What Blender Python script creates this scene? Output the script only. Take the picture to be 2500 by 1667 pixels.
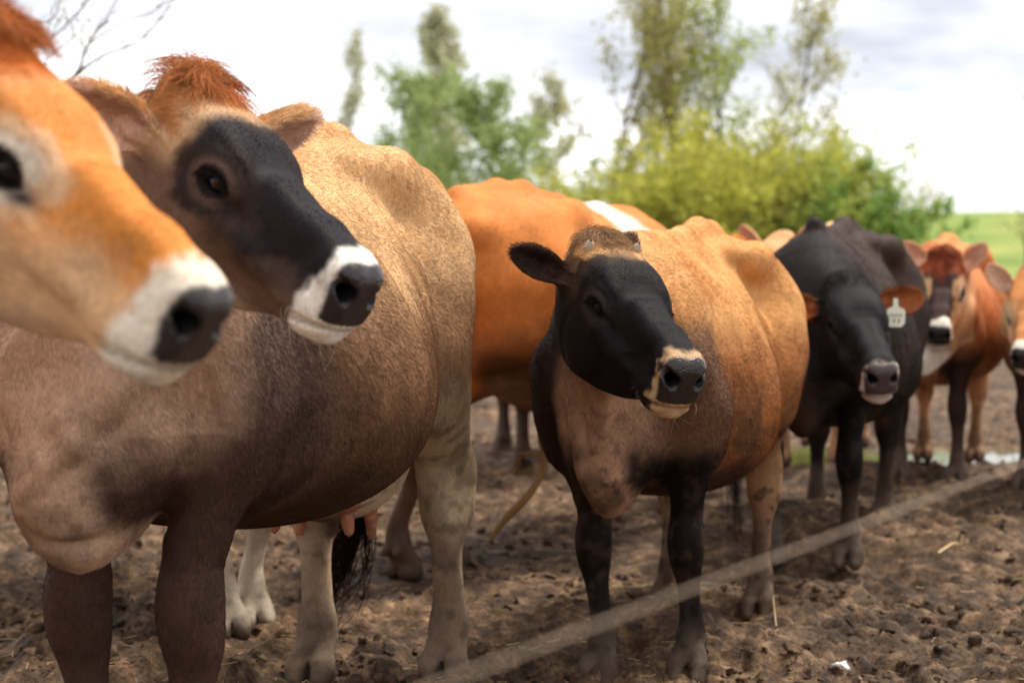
import bpy, math, random
import numpy as np
from mathutils import Vector

for o in list(bpy.data.objects):
    bpy.data.objects.remove(o)
SC = bpy.context.scene
COL = SC.collection
R = math.radians

# ------------------------------------------------------------------ camera
W_PX, H_PX, F_PX = 2500.0, 1667.0, 4167.0        # photo size, focal length in photo pixels (60 mm on 36 mm)
CAM = np.array([0.0, 0.0, 1.05])
PITCH = math.atan((833.5 - 680.0) / F_PX)          # horizon lies at row 680
cam_d = bpy.data.cameras.new('camera')
cam_d.sensor_width = 36.0
cam_d.lens = 36.0 * F_PX / W_PX
cam_d.clip_start = 0.05
cam_d.clip_end = 3000.0
cam_d.dof.use_dof = True
cam_d.dof.focus_distance = 3.6
cam_d.dof.aperture_fstop = 3.3
cam_d.dof.aperture_blades = 0
cam = bpy.data.objects.new('camera', cam_d)
COL.objects.link(cam)
cam.location = CAM
cam.rotation_euler = (math.pi / 2 - PITCH, 0, 0)
SC.camera = cam

# ------------------------------------------------------------------ world: bright overcast sky with a thin veil of cloud
SUN_EL, SUN_AZ = R(64), R(55)                       # azimuth measured from +Y (view direction) towards +X
wd = bpy.data.worlds.new('World')
SC.world = wd
wd.use_nodes = True
nt = wd.node_tree
nt.nodes.clear()
wo = nt.nodes.new('ShaderNodeOutputWorld')
sky = nt.nodes.new('ShaderNodeTexSky')
sky.sky_type = 'NISHITA'
sky.sun_disc = False
sky.sun_elevation = SUN_EL
sky.sun_rotation = SUN_AZ
bg1 = nt.nodes.new('ShaderNodeBackground')
bg1.inputs[1].default_value = 0.12
nt.links.new(sky.outputs[0], bg1.inputs[0])
tc = nt.nodes.new('ShaderNodeTexCoord')
mp = nt.nodes.new('ShaderNodeMapping')
mp.inputs['Scale'].default_value = (1.0, 1.0, 3.2)
mp.inputs['Location'].default_value = (0.35, 0.2, 0.1)
nt.links.new(tc.outputs['Generated'], mp.inputs[0])
nz = nt.nodes.new('ShaderNodeTexNoise')
nz.inputs['Scale'].default_value = 3.2
nz.inputs['Detail'].default_value = 5.0
nz.inputs['Roughness'].default_value = 0.5
nt.links.new(mp.outputs[0], nz.inputs['Vector'])
cr = nt.nodes.new('ShaderNodeValToRGB')
cr.color_ramp.elements[0].position = 0.41
cr.color_ramp.elements[0].color = (0.38, 0.38, 0.42, 1)
cr.color_ramp.elements[1].position = 0.63
cr.color_ramp.elements[1].color = (1.06, 1.05, 1.05, 1)
nt.links.new(nz.outputs['Fac'], cr.inputs[0])
bg2 = nt.nodes.new('ShaderNodeBackground')
bg2.inputs[1].default_value = 0.98
nt.links.new(cr.outputs[0], bg2.inputs[0])
mxw = nt.nodes.new('ShaderNodeMixShader')
mxw.inputs[0].default_value = 0.9
nt.links.new(bg1.outputs[0], mxw.inputs[1])
nt.links.new(bg2.outputs[0], mxw.inputs[2])
nt.links.new(mxw.outputs[0], wo.inputs[0])

# ------------------------------------------------------------------ sun behind thin cloud
sd = bpy.data.lights.new('sun', 'SUN')
sd.energy = 2.3
sd.angle = R(12)
sd.color = (1.0, 0.95, 0.87)
sun = bpy.data.objects.new('sun', sd)
COL.objects.link(sun)
dv = Vector((math.sin(SUN_AZ) * math.cos(SUN_EL), math.cos(SUN_AZ) * math.cos(SUN_EL), math.sin(SUN_EL)))
sun.rotation_euler = (-dv).to_track_quat('-Z', 'Y').to_euler()
sun.location = dv * 60

SC.view_settings.view_transform = 'Standard'
SC.view_settings.look = 'None'
SC.view_settings.exposure = 0.98
SC.view_settings.gamma = 1.0
SC.view_settings.use_curve_mapping = False
try:
    SC.cycles.max_bounces = 8
    SC.cycles.transparent_max_bounces = 8
    SC.cycles.use_denoising = True
    SC.cycles_curves.shape = 'RIBBONS'
    SC.cycles_curves.subdivisions = 2
except Exception:
    pass

# ------------------------------------------------------------------ small helpers
def at(px, py, d):
    """world point seen at photo pixel (px, py), d metres in front of the camera"""
    u, v = (px - W_PX / 2) / F_PX, (H_PX / 2 - py) / F_PX
    f = np.array([0, math.cos(PITCH), -math.sin(PITCH)])
    up = np.array([0, math.sin(PITCH), math.cos(PITCH)])
    return CAM + d * (f + v * up + u * np.array([1.0, 0, 0]))

def srgb(r, g, b):
    c = np.array([r, g, b], float) / 255.0
    return np.where(c <= 0.04045, c / 12.92, ((c + 0.055) / 1.055) ** 2.4)

def sst(a, b, x):
    t = np.clip((x - a) / (b - a), 0, 1)
    return t * t * (3 - 2 * t)

def mixc(c, col, m):
    return c + (np.asarray(col) - c) * np.clip(m, 0, 1)[:, None]

def nrm(v):
    v = np.asarray(v, float)
    return v / (np.linalg.norm(v) + 1e-12)

def _hash(ix, iy, iz, seed):
    h = (ix * 73856093 ^ iy * 19349663 ^ iz * 83492791 ^ (seed * 2654435761)) & 0xFFFFFFFF
    h = ((h ^ (h >> 15)) * 2246822519) & 0xFFFFFFFF
    h = ((h ^ (h >> 13)) * 3266489917) & 0xFFFFFFFF
    return ((h ^ (h >> 16)) & 0xFFFFFF) / float(0xFFFFFF)

def vnoise(P, scale=1.0, seed=0):
    """value noise, -1..1"""
    P = np.asarray(P, float) * scale
    i = np.floor(P).astype(np.int64)
    f = P - i
    u = f * f * f * (f * (f * 6 - 15) + 10)
    r = 0.0
    for dx in (0, 1):
        wx = u[:, 0] if dx else 1 - u[:, 0]
        for dy in (0, 1):
            wy = u[:, 1] if dy else 1 - u[:, 1]
            for dz in (0, 1):
                wz = u[:, 2] if dz else 1 - u[:, 2]
                r = r + wx * wy * wz * _hash(i[:, 0] + dx, i[:, 1] + dy, i[:, 2] + dz, seed)
    return r * 2 - 1

def fbm(P, scale, octs=4, seed=0, gain=0.5):
    a, s, r = 1.0, scale, 0.0
    for k in range(octs):
        r = r + a * vnoise(P, s, seed + k)
        a *= gain
        s *= 2.03
    return r

def mesh_np(name, V, F, mat=None, parent=None, smooth=True, colors=None, extra=None):
    """one mesh object from numpy arrays; F is (n,4) or (n,3)"""
    me = bpy.data.meshes.new(name)
    V = np.ascontiguousarray(V, np.float32)
    F = np.ascontiguousarray(F, np.int32)
    k = F.shape[1]
    me.vertices.add(len(V))
    me.vertices.foreach_set('co', V.ravel())
    me.loops.add(F.size)
    me.loops.foreach_set('vertex_index', F.ravel())
    me.polygons.add(len(F))
    me.polygons.foreach_set('loop_start', np.arange(0, F.size, k, dtype=np.int32))
    me.polygons.foreach_set('loop_total', np.full(len(F), k, np.int32))
    me.update(calc_edges=True)
    me.validate()
    if smooth:
        me.polygons.foreach_set('use_smooth', np.ones(len(me.polygons), bool))
    if colors is not None and len(me.vertices) == len(V):
        a = me.attributes.new('coat', 'FLOAT_COLOR', 'POINT')
        a.data.foreach_set('color', np.c_[colors, np.ones(len(V))].astype(np.float32).ravel())
    for nm, arr in (extra or {}).items():
        a = me.attributes.new(nm, 'FLOAT', 'POINT')
        a.data.foreach_set('value', np.asarray(arr, np.float32))
    ob = bpy.data.objects.new(name, me)
    COL.objects.link(ob)
    if mat is not None:
        me.materials.append(mat)
    if parent is not None:
        ob.parent = parent
    return ob

def tag(o, label=None, cat=None, group=None, kind=None):
    if label: o['label'] = label
    if cat: o['category'] = cat
    if group: o['group'] = group
    if kind: o['kind'] = kind
    return o

def empty(name, loc, rz=0.0):
    o = bpy.data.objects.new(name, None)
    o.empty_display_size = 0.1
    COL.objects.link(o)
    o.location = loc
    o.rotation_euler = (0, 0, rz)
    return o

class MB:
    """collects tubes and quads into one mesh"""
    def __init__(self):
        self.v, self.f, self.n = [], [], 0
    def tube(self, pts, rad, sides=6):
        pts = np.asarray(pts, float)
        rad = np.broadcast_to(np.asarray(rad, float), (len(pts),))
        t = np.gradient(pts, axis=0)
        ref = np.array([0.31, 0.17, 0.93])
        rings = []
        for i in range(len(pts)):
            tt = nrm(t[i])
            a = np.cross(tt, ref)
            if np.linalg.norm(a) < 1e-3:
                a = np.cross(tt, [1, 0, 0])
            a = nrm(a)
            b = np.cross(tt, a)
            an = np.arange(sides) / sides * 2 * math.pi
            rings.append(pts[i] + rad[i] * (np.cos(an)[:, None] * a + np.sin(an)[:, None] * b))
        V = np.concatenate(rings)
        F = []
        for i in range(len(pts) - 1):
            for j in range(sides):
                j2 = (j + 1) % sides
                F.append((i * sides + j, i * sides + j2, (i + 1) * sides + j2, (i + 1) * sides + j))
        self.v.append(V)
        self.f.append(np.array(F) + self.n)
        self.n += len(V)
    def add(self, V, F):
        self.v.append(np.asarray(V, float))
        self.f.append(np.asarray(F) + self.n)
        self.n += len(V)
    def build(self, name, mat, parent=None, smooth=True):
        return mesh_np(name, np.concatenate(self.v), np.concatenate(self.f), mat, parent, smooth)

def catmull(pts, n):
    pts = np.asarray(pts, float)
    m = len(pts)
    if m == 2:
        s = np.linspace(0, 1, n)[:, None]
        return pts[0] * (1 - s) + pts[1] * s
    P = np.vstack([2 * pts[0] - pts[1], pts, 2 * pts[-1] - pts[-2]])
    s = np.linspace(0, m - 1 - 1e-9, n)
    i = np.floor(s).astype(int)
    t = (s - i)[:, None]
    p0, p1, p2, p3 = P[i], P[i + 1], P[i + 2], P[i + 3]
    return 0.5 * (2 * p1 + (p2 - p0) * t + (2 * p0 - 5 * p1 + 4 * p2 - p3) * t ** 2 + (3 * p1 - p0 - 3 * p2 + p3) * t ** 3)

# ------------------------------------------------------------------ implicit-surface sculpting
def axis(lo, hi, c, fine=None, flo=0, fhi=0):
    if fine is None or fhi <= lo or flo >= hi:
        return np.linspace(lo, hi, int((hi - lo) / c) + 2).astype(np.float32)
    xs, x = [lo], lo
    while x < hi:
        d = max(flo - x, x - fhi, 0)
        x += min(c, fine + d * 0.10)
        xs.append(x)
    return np.array(xs, np.float32)

def smin(a, b, k):
    h = np.maximum(k - np.abs(a - b), 0)
    return np.minimum(a, b) - h * h / (4 * k)

class Sdf:
    def __init__(self, xs, ys, zs):
        self.xs, self.ys, self.zs = xs, ys, zs
        self.d = np.full((len(xs), len(ys), len(zs)), 0.5, np.float32)
    def reg(self, lo, hi):
        out = []
        for ax, l, h in ((self.xs, lo[0], hi[0]), (self.ys, lo[1], hi[1]), (self.zs, lo[2], hi[2])):
            i, j = max(int(np.searchsorted(ax, l)) - 1, 0), min(int(np.searchsorted(ax, h)) + 1, len(ax))
            if j - i < 2:
                return None
            out.append(slice(i, j))
        X = self.xs[out[0]][:, None, None]
        Y = self.ys[out[1]][None, :, None]
        Z = self.zs[out[2]][None, None, :]
        return tuple(out), X, Y, Z
    def put(self, sl, dd, k, op):
        cur = self.d[sl]
        if op == 'u':
            self.d[sl] = smin(cur, dd, k)
        elif op == 's':
            self.d[sl] = -smin(-cur, dd, k)
    def rc(self, a, b, ra, rb, k=0.02, op='u'):
        a, b = np.asarray(a, float), np.asarray(b, float)
        m = max(ra, rb) + k + 0.03
        r = self.reg(np.minimum(a, b) - m, np.maximum(a, b) + m)
        if r is None: return
        sl, X, Y, Z = r
        ba = b - a
        L = float(ba @ ba) + 1e-9
        t = np.clip(((X - a[0]) * ba[0] + (Y - a[1]) * ba[1] + (Z - a[2]) * ba[2]) / L, 0, 1)
        dd = np.sqrt((X - a[0] - t * ba[0]) ** 2 + (Y - a[1] - t * ba[1]) ** 2 + (Z - a[2] - t * ba[2]) ** 2) - (ra + (rb - ra) * t)
        self.put(sl, dd.astype(np.float32), k, op)
    def chain(self, pts, rads, k=0.02, op='u', n=None):
        pts = np.asarray(pts, float)
        rads = np.asarray(rads, float)
        if n:
            rads = np.interp(np.linspace(0, len(pts) - 1, n), np.arange(len(pts)), rads)
            pts = catmull(pts, n)
        for i in range(len(pts) - 1):
            self.rc(pts[i], pts[i + 1], rads[i], rads[i + 1], k, op)
    def ell(self, c, r, M=None, k=0.02, op='u'):
        c, r = np.asarray(c, float), np.asarray(r, float)
        M = np.eye(3) if M is None else M
        m = max(r) + k + 0.03
        g = self.reg(c - m, c + m)
        if g is None: return
        sl, X, Y, Z = g
        x, y, z = X - c[0], Y - c[1], Z - c[2]
        q = [(x * M[0, i] + y * M[1, i] + z * M[2, i]) for i in range(3)]
        k0 = np.sqrt(sum((q[i] / r[i]) ** 2 for i in range(3)))
        k1 = np.sqrt(sum((q[i] / r[i] ** 2) ** 2 for i in range(3))) + 1e-6
        self.put(sl, (k0 * (k0 - 1) / k1).astype(np.float32), k, op)
    def skin_tube(self, pts, rv, rl, side, k=0.04, n=14, kin=0.03):
        """elliptical tube along a smooth curve; rl along 'side', rv across it"""
        m0 = len(np.asarray(pts))
        s = np.linspace(0, m0 - 1, n)
        rv = np.interp(s, np.arange(m0), rv)
        rl = np.interp(s, np.arange(m0), rl)
        up = np.asarray(side, float)
        up = np.stack([np.interp(s, np.arange(m0), up[:, i]) for i in range(3)], 1)
        P = catmull(pts, n)
        mm = max(rv.max(), rl.max()) + k + 0.04
        g = self.reg(P.min(0) - mm, P.max(0) + mm)
        if g is None: return
        sl, X, Y, Z = g
        best = None
        for i in range(n - 1):
            a, b = P[i], P[i + 1]
            ba = b - a
            L = float(ba @ ba) + 1e-9
            T = ba / math.sqrt(L)
            S = nrm(up[i] - T * (up[i] @ T))
            U = np.cross(T, S)
            t = np.clip(((X - a[0]) * ba[0] + (Y - a[1]) * ba[1] + (Z - a[2]) * ba[2]) / L, 0, 1)
            x, y, z = X - a[0] - t * ba[0], Y - a[1] - t * ba[1], Z - a[2] - t * ba[2]
            pv = (x * U[0] + y * U[1] + z * U[2])
            pl = (x * S[0] + y * S[1] + z * S[2])
            pt = (x * T[0] + y * T[1] + z * T[2])
            ra = rv[i] + (rv[i + 1] - rv[i]) * t
            rb = rl[i] + (rl[i + 1] - rl[i]) * t
            rm = np.minimum(ra, rb)
            k0 = np.sqrt((pv / ra) ** 2 + (pl / rb) ** 2 + (pt / rm) ** 2)
            k1 = np.sqrt((pv / ra ** 2) ** 2 + (pl / rb ** 2) ** 2 + (pt / rm ** 2) ** 2) + 1e-6
            dd = (k0 * (k0 - 1) / k1).astype(np.float32)
            best = dd if best is None else smin(best, dd, kin)
        self.put(sl, best, k, 'u')
    def line(self, pts, amp, sig, n=None):
        """raise (amp > 0) or groove (amp < 0) the skin along a curve"""
        pts = np.asarray(pts, float)
        if n: pts = catmull(pts, n)
        m = 3 * sig
        g = self.reg(pts.min(0) - m, pts.max(0) + m)
        if g is None: return
        sl, X, Y, Z = g
        best = None
        for i in range(len(pts) - 1):
            a, b = pts[i], pts[i + 1]
            ba = b - a
            L = float(ba @ ba) + 1e-9
            t = np.clip(((X - a[0]) * ba[0] + (Y - a[1]) * ba[1] + (Z - a[2]) * ba[2]) / L, 0, 1)
            d2 = (X - a[0] - t * ba[0]) ** 2 + (Y - a[1] - t * ba[1]) ** 2 + (Z - a[2] - t * ba[2]) ** 2
            best = d2 if best is None else np.minimum(best, d2)
        self.d[sl] -= (amp * np.exp(-best / (2 * sig * sig))).astype(np.float32)
    def nets(self):
        F, xs, ys, zs = self.d, self.xs, self.ys, self.zs
        ins = F < 0
        s = ins.astype(np.int8)
        c = s[:-1] + s[1:]
        c = c[:, :-1] + c[:, 1:]
        c = c[:, :, :-1] + c[:, :, 1:]
        act = (c > 0) & (c < 8)
        I = np.argwhere(act)
        vid = np.full(act.shape, -1, np.int32)
        vid[act] = np.arange(len(I), dtype=np.int32)
        cor = np.array([(a, b, e) for a in (0, 1) for b in (0, 1) for e in (0, 1)])
        val = np.stack([F[I[:, 0] + q[0], I[:, 1] + q[1], I[:, 2] + q[2]] for q in cor], 1)
        acc = np.zeros((len(I), 3))
        cnt = np.zeros(len(I))
        for a in range(8):
            for b in range(a + 1, 8):
                if np.abs(cor[a] - cor[b]).sum() != 1: continue
                va, vb = val[:, a], val[:, b]
                m = (va < 0) != (vb < 0)
                t = np.where(m, va / np.where(m, va - vb, 1), 0)
                acc += np.where(m[:, None], cor[a] + t[:, None] * (cor[b] - cor[a]), 0)
                cnt += m
        p = acc / cnt[:, None]
        V = np.stack([ax[I[:, i]] + p[:, i] * (ax[I[:, i] + 1] - ax[I[:, i]]) for i, ax in enumerate((xs, ys, zs))], 1)
        faces = []
        for dim in range(3):
            A = np.moveaxis(ins, dim, 0)
            B = np.moveaxis(vid, dim, 0)
            a0, a1 = A[:-1, 1:-1, 1:-1], A[1:, 1:-1, 1:-1]
            e = np.argwhere(a0 != a1)
            i, j, k = e[:, 0], e[:, 1] + 1, e[:, 2] + 1
            q = np.stack([B[i, j - 1, k - 1], B[i, j, k - 1], B[i, j, k], B[i, j - 1, k]], 1)
            flip = A[i, j, k] if dim != 1 else ~A[i, j, k]
            q[~flip] = q[~flip][:, ::-1]
            faces.append(q)
        Fq = np.concatenate(faces)
        Fq = Fq[(Fq >= 0).all(1)]
        return V, Fq

def taubin(V, F, it=2, lam=0.5, mu=-0.52):
    E = np.concatenate([F[:, [0, 1]], F[:, [1, 2]], F[:, [2, 3]], F[:, [3, 0]]])
    n = len(V)
    deg = np.bincount(E[:, 0], minlength=n) + np.bincount(E[:, 1], minlength=n)
    for _ in range(it):
        for w in (lam, mu):
            S = np.stack([np.bincount(E[:, 0], V[E[:, 1], c], n) + np.bincount(E[:, 1], V[E[:, 0], c], n) for c in range(3)], 1)
            V = V + w * (S / np.maximum(deg, 1)[:, None] - V)
    return V

def main_island(V, F):
    """keep the largest connected piece"""
    n = len(V)
    lab = np.arange(n)
    for _ in range(400):
        m = lab[F].min(1)
        new = lab.copy()
        for c in range(4):
            np.minimum.at(new, F[:, c], m)
        new = new[new]
        if (new == lab).all(): break
        lab = new
    r = np.bincount(lab[F[:, 0]], minlength=n).argmax()
    keep = lab == r
    idx = np.cumsum(keep) - 1
    return V[keep], idx[F[keep[F[:, 0]]]]

def vnormals(V, F):
    fn = np.cross(V[F[:, 2]] - V[F[:, 0]], V[F[:, 3]] - V[F[:, 1]])
    N = np.zeros_like(V)
    for c in range(4):
        for k in range(3):
            N[:, k] += np.bincount(F[:, c], fn[:, k], len(V))
    return N / (np.linalg.norm(N, axis=1, keepdims=True) + 1e-12)
# ------------------------------------------------------------------ cow sculptor (cow frame: x forward, y left, z up, metres for a 1.34 m cow)
TORSO = np.array([  # x, top, bottom, half width, egg (+ = wide low), exponent
    (-.86, 1.22, 1.04, .060, .00, 2.2),
    (-.78, 1.27, .93, .135, .00, 2.4),
    (-.66, 1.285, .82, .195, .00, 2.9),
    (-.52, 1.298, .73, .225, .00, 3.1),
    (-.38, 1.305, .65, .245, .06, 3.0),
    (-.22, 1.29, .56, .29, .26, 2.4),
    (-.05, 1.275, .505, .330, .38, 2.1),
    (.12, 1.265, .495, .345, .38, 2.1),
    (.28, 1.265, .515, .315, .34, 2.1),
    (.42, 1.268, .55, .255, .30, 2.1),
    (.55, 1.24, .59, .215, .22, 2.1),
    (.66, 1.12, .63, .190, .10, 2.1),
    (.76, 1.00, .68, .140, .00, 2.1),
    (.84, .92, .76, .070, .00, 2.0)])

HEADP = np.array([  # x along the face, top, bottom, half width, egg, exponent
    (-.07, -.035, -.13, .045, -.1, 2.2),
    (-.02, .026, -.175, .080, -.14, 2.3),
    (.05, .044, -.218, .092, -.18, 2.5),
    (.12, .045, -.250, .096, -.18, 2.6),
    (.19, .030, -.262, .092, -.16, 2.6),
    (.25, .008, -.246, .080, -.12, 2.5),
    (.31, -.003, -.222, .066, -.06, 2.5),
    (.37, -.008, -.192, .052, .00, 2.5),
    (.43, -.008, -.174, .050, .10, 2.6),
    (.475, -.010, -.156, .050, .08, 2.8),
    (.498, -.015, -.142, .049, .04, 3.0),
    (.511, -.024, -.130, .045, .0, 3.0),
    (.518, -.036, -.114, .038, .0, 2.6)])

def table(T, n=160):
    x = np.linspace(T[0, 0], T[-1, 0], n)
    cols = []
    for c in range(1, T.shape[1]):
        m = np.gradient(T[:, c], T[:, 0])
        i = np.clip(np.searchsorted(T[:, 0], x) - 1, 0, len(T) - 2)
        h = T[i + 1, 0] - T[i, 0]
        t = (x - T[i, 0]) / h
        cols.append((2 * t**3 - 3 * t**2 + 1) * T[i, c] + (t**3 - 2 * t**2 + t) * h * m[i]
                    + (-2 * t**3 + 3 * t**2) * T[i + 1, c] + (t**3 - t**2) * h * m[i + 1])
    return x, cols

def loft_d(T, x, y, z):
    tx, (top, bot, hw, egg, ex) = table(T)
    sh = x.shape
    xf = x.ravel()
    g = lambda a: np.interp(xf, tx, a).reshape(sh)
    tp, bt, w, e, n = g(top), g(bot), g(hw), g(egg), g(ex)
    H = (tp - bt) / 2
    t = (z - (tp + bt) / 2) / H
    ww = w * np.clip(1 - e * t, .35, 1.6)
    ay, at_ = np.abs(y) / ww, np.abs(t)
    q = (ay ** n + at_ ** n) ** (1 / n) + 1e-6
    gr = np.sqrt(((ay / q) ** (n - 1) / ww) ** 2 + ((at_ / q) ** (n - 1) / H) ** 2) + 1e-6
    d = (q - 1) / gr
    over = np.maximum(np.maximum(x - tx[-1], tx[0] - x), 0)
    return np.where(over > 0, np.sqrt(np.maximum(d, 0) ** 2 + over ** 2) + np.minimum(d, 0) * 0 + over * .3, d)

FEET0 = {'LF': (.56, .15), 'RF': (.56, -.15), 'LH': (-.55, .15), 'RH': (-.55, -.15)}

def rot_axes(az, pitch, roll):
    f = np.array([math.cos(az) * math.cos(pitch), math.sin(az) * math.cos(pitch), -math.sin(pitch)])
    l = np.array([-math.sin(az), math.cos(az), 0])
    u = np.cross(f, l)
    c, s = math.cos(roll), math.sin(roll)
    l2, u2 = c * l + s * u, c * u - s * l
    return np.stack([f, l2, u2], 1)

def sculpt(cf):
    s = cf['s']
    yaw = R(cf['yaw'])
    cy, sy = math.cos(yaw), math.sin(yaw)
    W2L = np.array([[cy, sy, 0], [-sy, cy, 0], [0, 0, 1]])
    root = np.array([cf['root'][0], cf['root'][1], cf.get('gz', 0.0)])
    loc = lambda w: W2L @ (np.asarray(w, float) - root) / s
    # head frame (cow units)
    M = W2L @ rot_axes(R(cf['haz']), R(cf['hpitch']), R(cf.get('hroll', 0)))
    hs = cf['hs'] / s
    O = loc(cf['eyes']) - M @ (np.array([.19, 0, -.035]) * hs)
    hp = lambda x, y, z: O + M @ (np.array([x, y, z], float) * hs)
    hd = lambda v: M @ np.asarray(v, float)
    feet = {}
    for k, v in FEET0.items():
        if k in cf.get('feet', {}):
            w = cf['feet'][k]
            feet[k] = loc((w[0], w[1], root[2]))
        else:
            feet[k] = np.array([v[0], v[1], 0.0])
        feet[k][2] = (cf.get('footz', {}).get(k, 0.0)) / s
    # sampling grid
    pts = [(-.95, -.45, -.03), (.95, .45, 1.42)]
    hb = [hp(x, y, z) for x in (-.16, .56) for y in (-.3, .3) for z in (-.26, .16)]
    pts += hb + [f + np.array(q) for f in feet.values() for q in ((-.12, -.12, -.02), (.14, .12, 0))]
    tp = [np.array(q) for q in cf.get('tail', [(-.86, 0, 1.2), (-.93, 0, .95), (-.90, 0, .55)])]
    pts += [q + e for q in tp for e in (-.04, .04)]
    pts = np.array(pts)
    lo, hi = pts.min(0) - .03, pts.max(0) + .03
    c, f = cf.get('res', (.016, .010))
    fb = np.array([hp(x, y, z) for x in (-.06, .54) for y in (-.13, .13) for z in (-.22, .06)] +
                  [hp(.03, sg * .1, -.04) + hd(cf['ears'][sg][0]) * .2 * hs for sg in (-1, 1)])
    fl, fh = fb.min(0) - .015, fb.max(0) + .015
    S = Sdf(*[axis(lo[i], hi[i], c, f, fl[i], fh[i]) for i in range(3)])
    # ---------------- torso
    T = TORSO.copy()
    T[:, 3] *= cf.get('girth', 1.0)
    bony = cf.get('bony', 1.0)
    g = S.reg((-1.0, -.5, .4), (1.0, .5, 1.42))
    sl, X, Y, Z = g
    full = np.broadcast_arrays(X, Y, Z)
    d = loft_d(T, *full)
    # ribs, the hollow flank behind them, the hollow in front of the hip, the shoulder blade edge
    ribs = 0
    for i in range(7):
        xr = .30 - .092 * i - (1.15 - Z) * (.16 + .015 * i)
        ribs = ribs + np.exp(-((X - xr) / .025) ** 2)
    rw = sst(.70, .88, Z) * (1 - sst(1.12, 1.24, Z)) * sst(-.40, -.28, X) * (1 - sst(.22, .36, X)) * sst(.1, .2, np.abs(Y))
    ramp = np.clip(.6 + .5 * np.sin(X * 23.0 + 1.0), .25, 1)
    d = d - .0085 * bony * ribs * rw * ramp
    hol = np.exp(-(((X + .27) / .085) ** 2 + ((Z - 1.12) / .10) ** 2)) * sst(.06, .16, np.abs(Y))
    d = d + .036 * bony * hol
    hol2 = np.exp(-(((X + .62) / .09) ** 2 + ((Z - 1.17) / .07) ** 2)) * sst(.06, .16, np.abs(Y))
    d = d + .022 * bony * hol2
    sc = np.exp(-(((X - .27 - (Z - 1.0) * .12) / .045) ** 2)) * sst(.62, .8, Z) * (1 - sst(1.1, 1.24, Z)) * sst(.08, .18, np.abs(Y))
    d = d + .007 * sc
    S.put(sl, d.astype(np.float32), .03, 'u')
    del d, full
    # ---------------- bones under the skin
    S.chain([(.46, 0, 1.255 + .03 * cf.get('withers', 0)), (.2, 0, 1.262), (-.1, 0, 1.275), (-.34, 0, 1.315), (-.5, 0, 1.312), (-.74, 0, 1.285)],
            [.03, .022, .022, .028, .028, .03], .06)
    for i in range(7):
        S.ell((-.42 + .075 * i - .0, 0, 1.313 - .007 * max(i - 1, 0)), (.024, .018, .010 + .006 * bony), None, .04)
    for sg in (-1, 1):
        S.ell((-.37, sg * .205, 1.205), (.080, .042, .055), None, .07)                       # hook bone
        S.ell((-.80, sg * .125, 1.165), (.05, .038, .05), None, .06)                        # pin bone
        S.chain([(-.33, sg * .19, 1.225), (-.16, sg * .15, 1.24)], [.03, .02], .08)
        S.ell((-.57, sg * .20, 1.02), (.20, .075, .20), None, .10)                          # thigh muscle
        S.ell((.50, sg * .150, .96), (.13, .070, .20), None, .10)                          # shoulder blade
        S.ell((.645, sg * .175, .88), (.075, .06, .085), None, .06)                         # shoulder point
        S.ell((.48, sg * .185, .80), (.12, .07, .13), None, .07)
    S.ell((.70, 0, .70), (.15, .115, .13), None, .10)                                       # brisket
    S.ell((.72, 0, .63), (.13, .056, .080), None, .08)
    # ---------------- legs
    sockets = []
    lt = cf.get('lt', .95)
    for k in ('LF', 'RF'):
        sg = 1 if k[0] == 'L' else -1
        h = feet[k]
        dl = h - np.array([.56, .15 * sg, 0])
        E = np.array([.50, .175 * sg, .74]) + dl * (.12, .25, 0)
        K = np.array([.535, .150 * sg, .405]) + dl * (.62, .7, .5) + np.array(cf.get('knee', {}).get(k, (0, 0, 0)))
        Fk = np.array([.525, .150 * sg, .135]) + dl * (.96, .97, 1)
        S.chain([(.60, .165 * sg, .90), E + (.03, 0, .04), E + (.02, 0, -.06)], [.085, .098, .088], .06)
        m = (E + K) / 2
        S.chain([E + (.01, 0, -.02), m + (.012, 0, .04), K + (0, 0, .085), K + (.008, 0, .03), K + (.004, 0, -.03), K + (-.008, 0, -.075)],
                np.array([.082, .053, .039, .044, .042, .033]) * lt, .025, n=14)
        S.chain([K + (-.008, 0, -.06), (K + Fk) / 2 + (-.004, 0, -.01), Fk + (-.004, 0, .05), Fk, Fk + (.018, 0, -.05)],
                np.array([.034, .027, .028, .037, .033]) * lt, .02, n=12)
        S.rc(K + (-.035, 0, -.05), Fk + (-.028, 0, .03), .014, .018, .02)                   # flexor tendon
        S.ell(K + (.020, 0, .005), (.030, .035, .05), None, .03)
        sockets.append((k, sg, Fk, h))
    for k in ('LH', 'RH'):
        sg = 1 if k[0] == 'L' else -1
        h = feet[k]
        dl = h - np.array([-.55, .15 * sg, 0])
        St = np.array([-.34, .215 * sg, .80]) + dl * (.2, .2, 0)
        Hk = np.array([-.675, .155 * sg, .50]) + dl * (.72, .75, .4) + np.array(cf.get('hock', {}).get(k, (0, 0, 0)))
        Fk = np.array([-.60, .150 * sg, .135]) + dl * (.97, .97, 1)
        S.chain([(-.54, .175 * sg, 1.02), (-.46, .195 * sg, .90), St + (-.05, -.01 * sg, .02), St + (-.10, -.01 * sg, -.06)],
                [.15, .135, .105, .095], .08)
        S.chain([(-.70, .15 * sg, .98), (-.68, .165 * sg, .82), (St + Hk) / 2 + (-.085, 0, .09)], [.095, .085, .070], .08)
        S.chain([St + (-.07, -.01 * sg, -.03), (St + Hk) / 2 + (-.01, 0, .035), Hk + (.065, 0, .085), Hk + (.028, 0, .015), Hk + (.024, 0, -.06), Hk + (.030, 0, -.12)],
                np.array([.102, .070, .046, .050, .045, .036]) * lt, .04, n=16)
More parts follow.
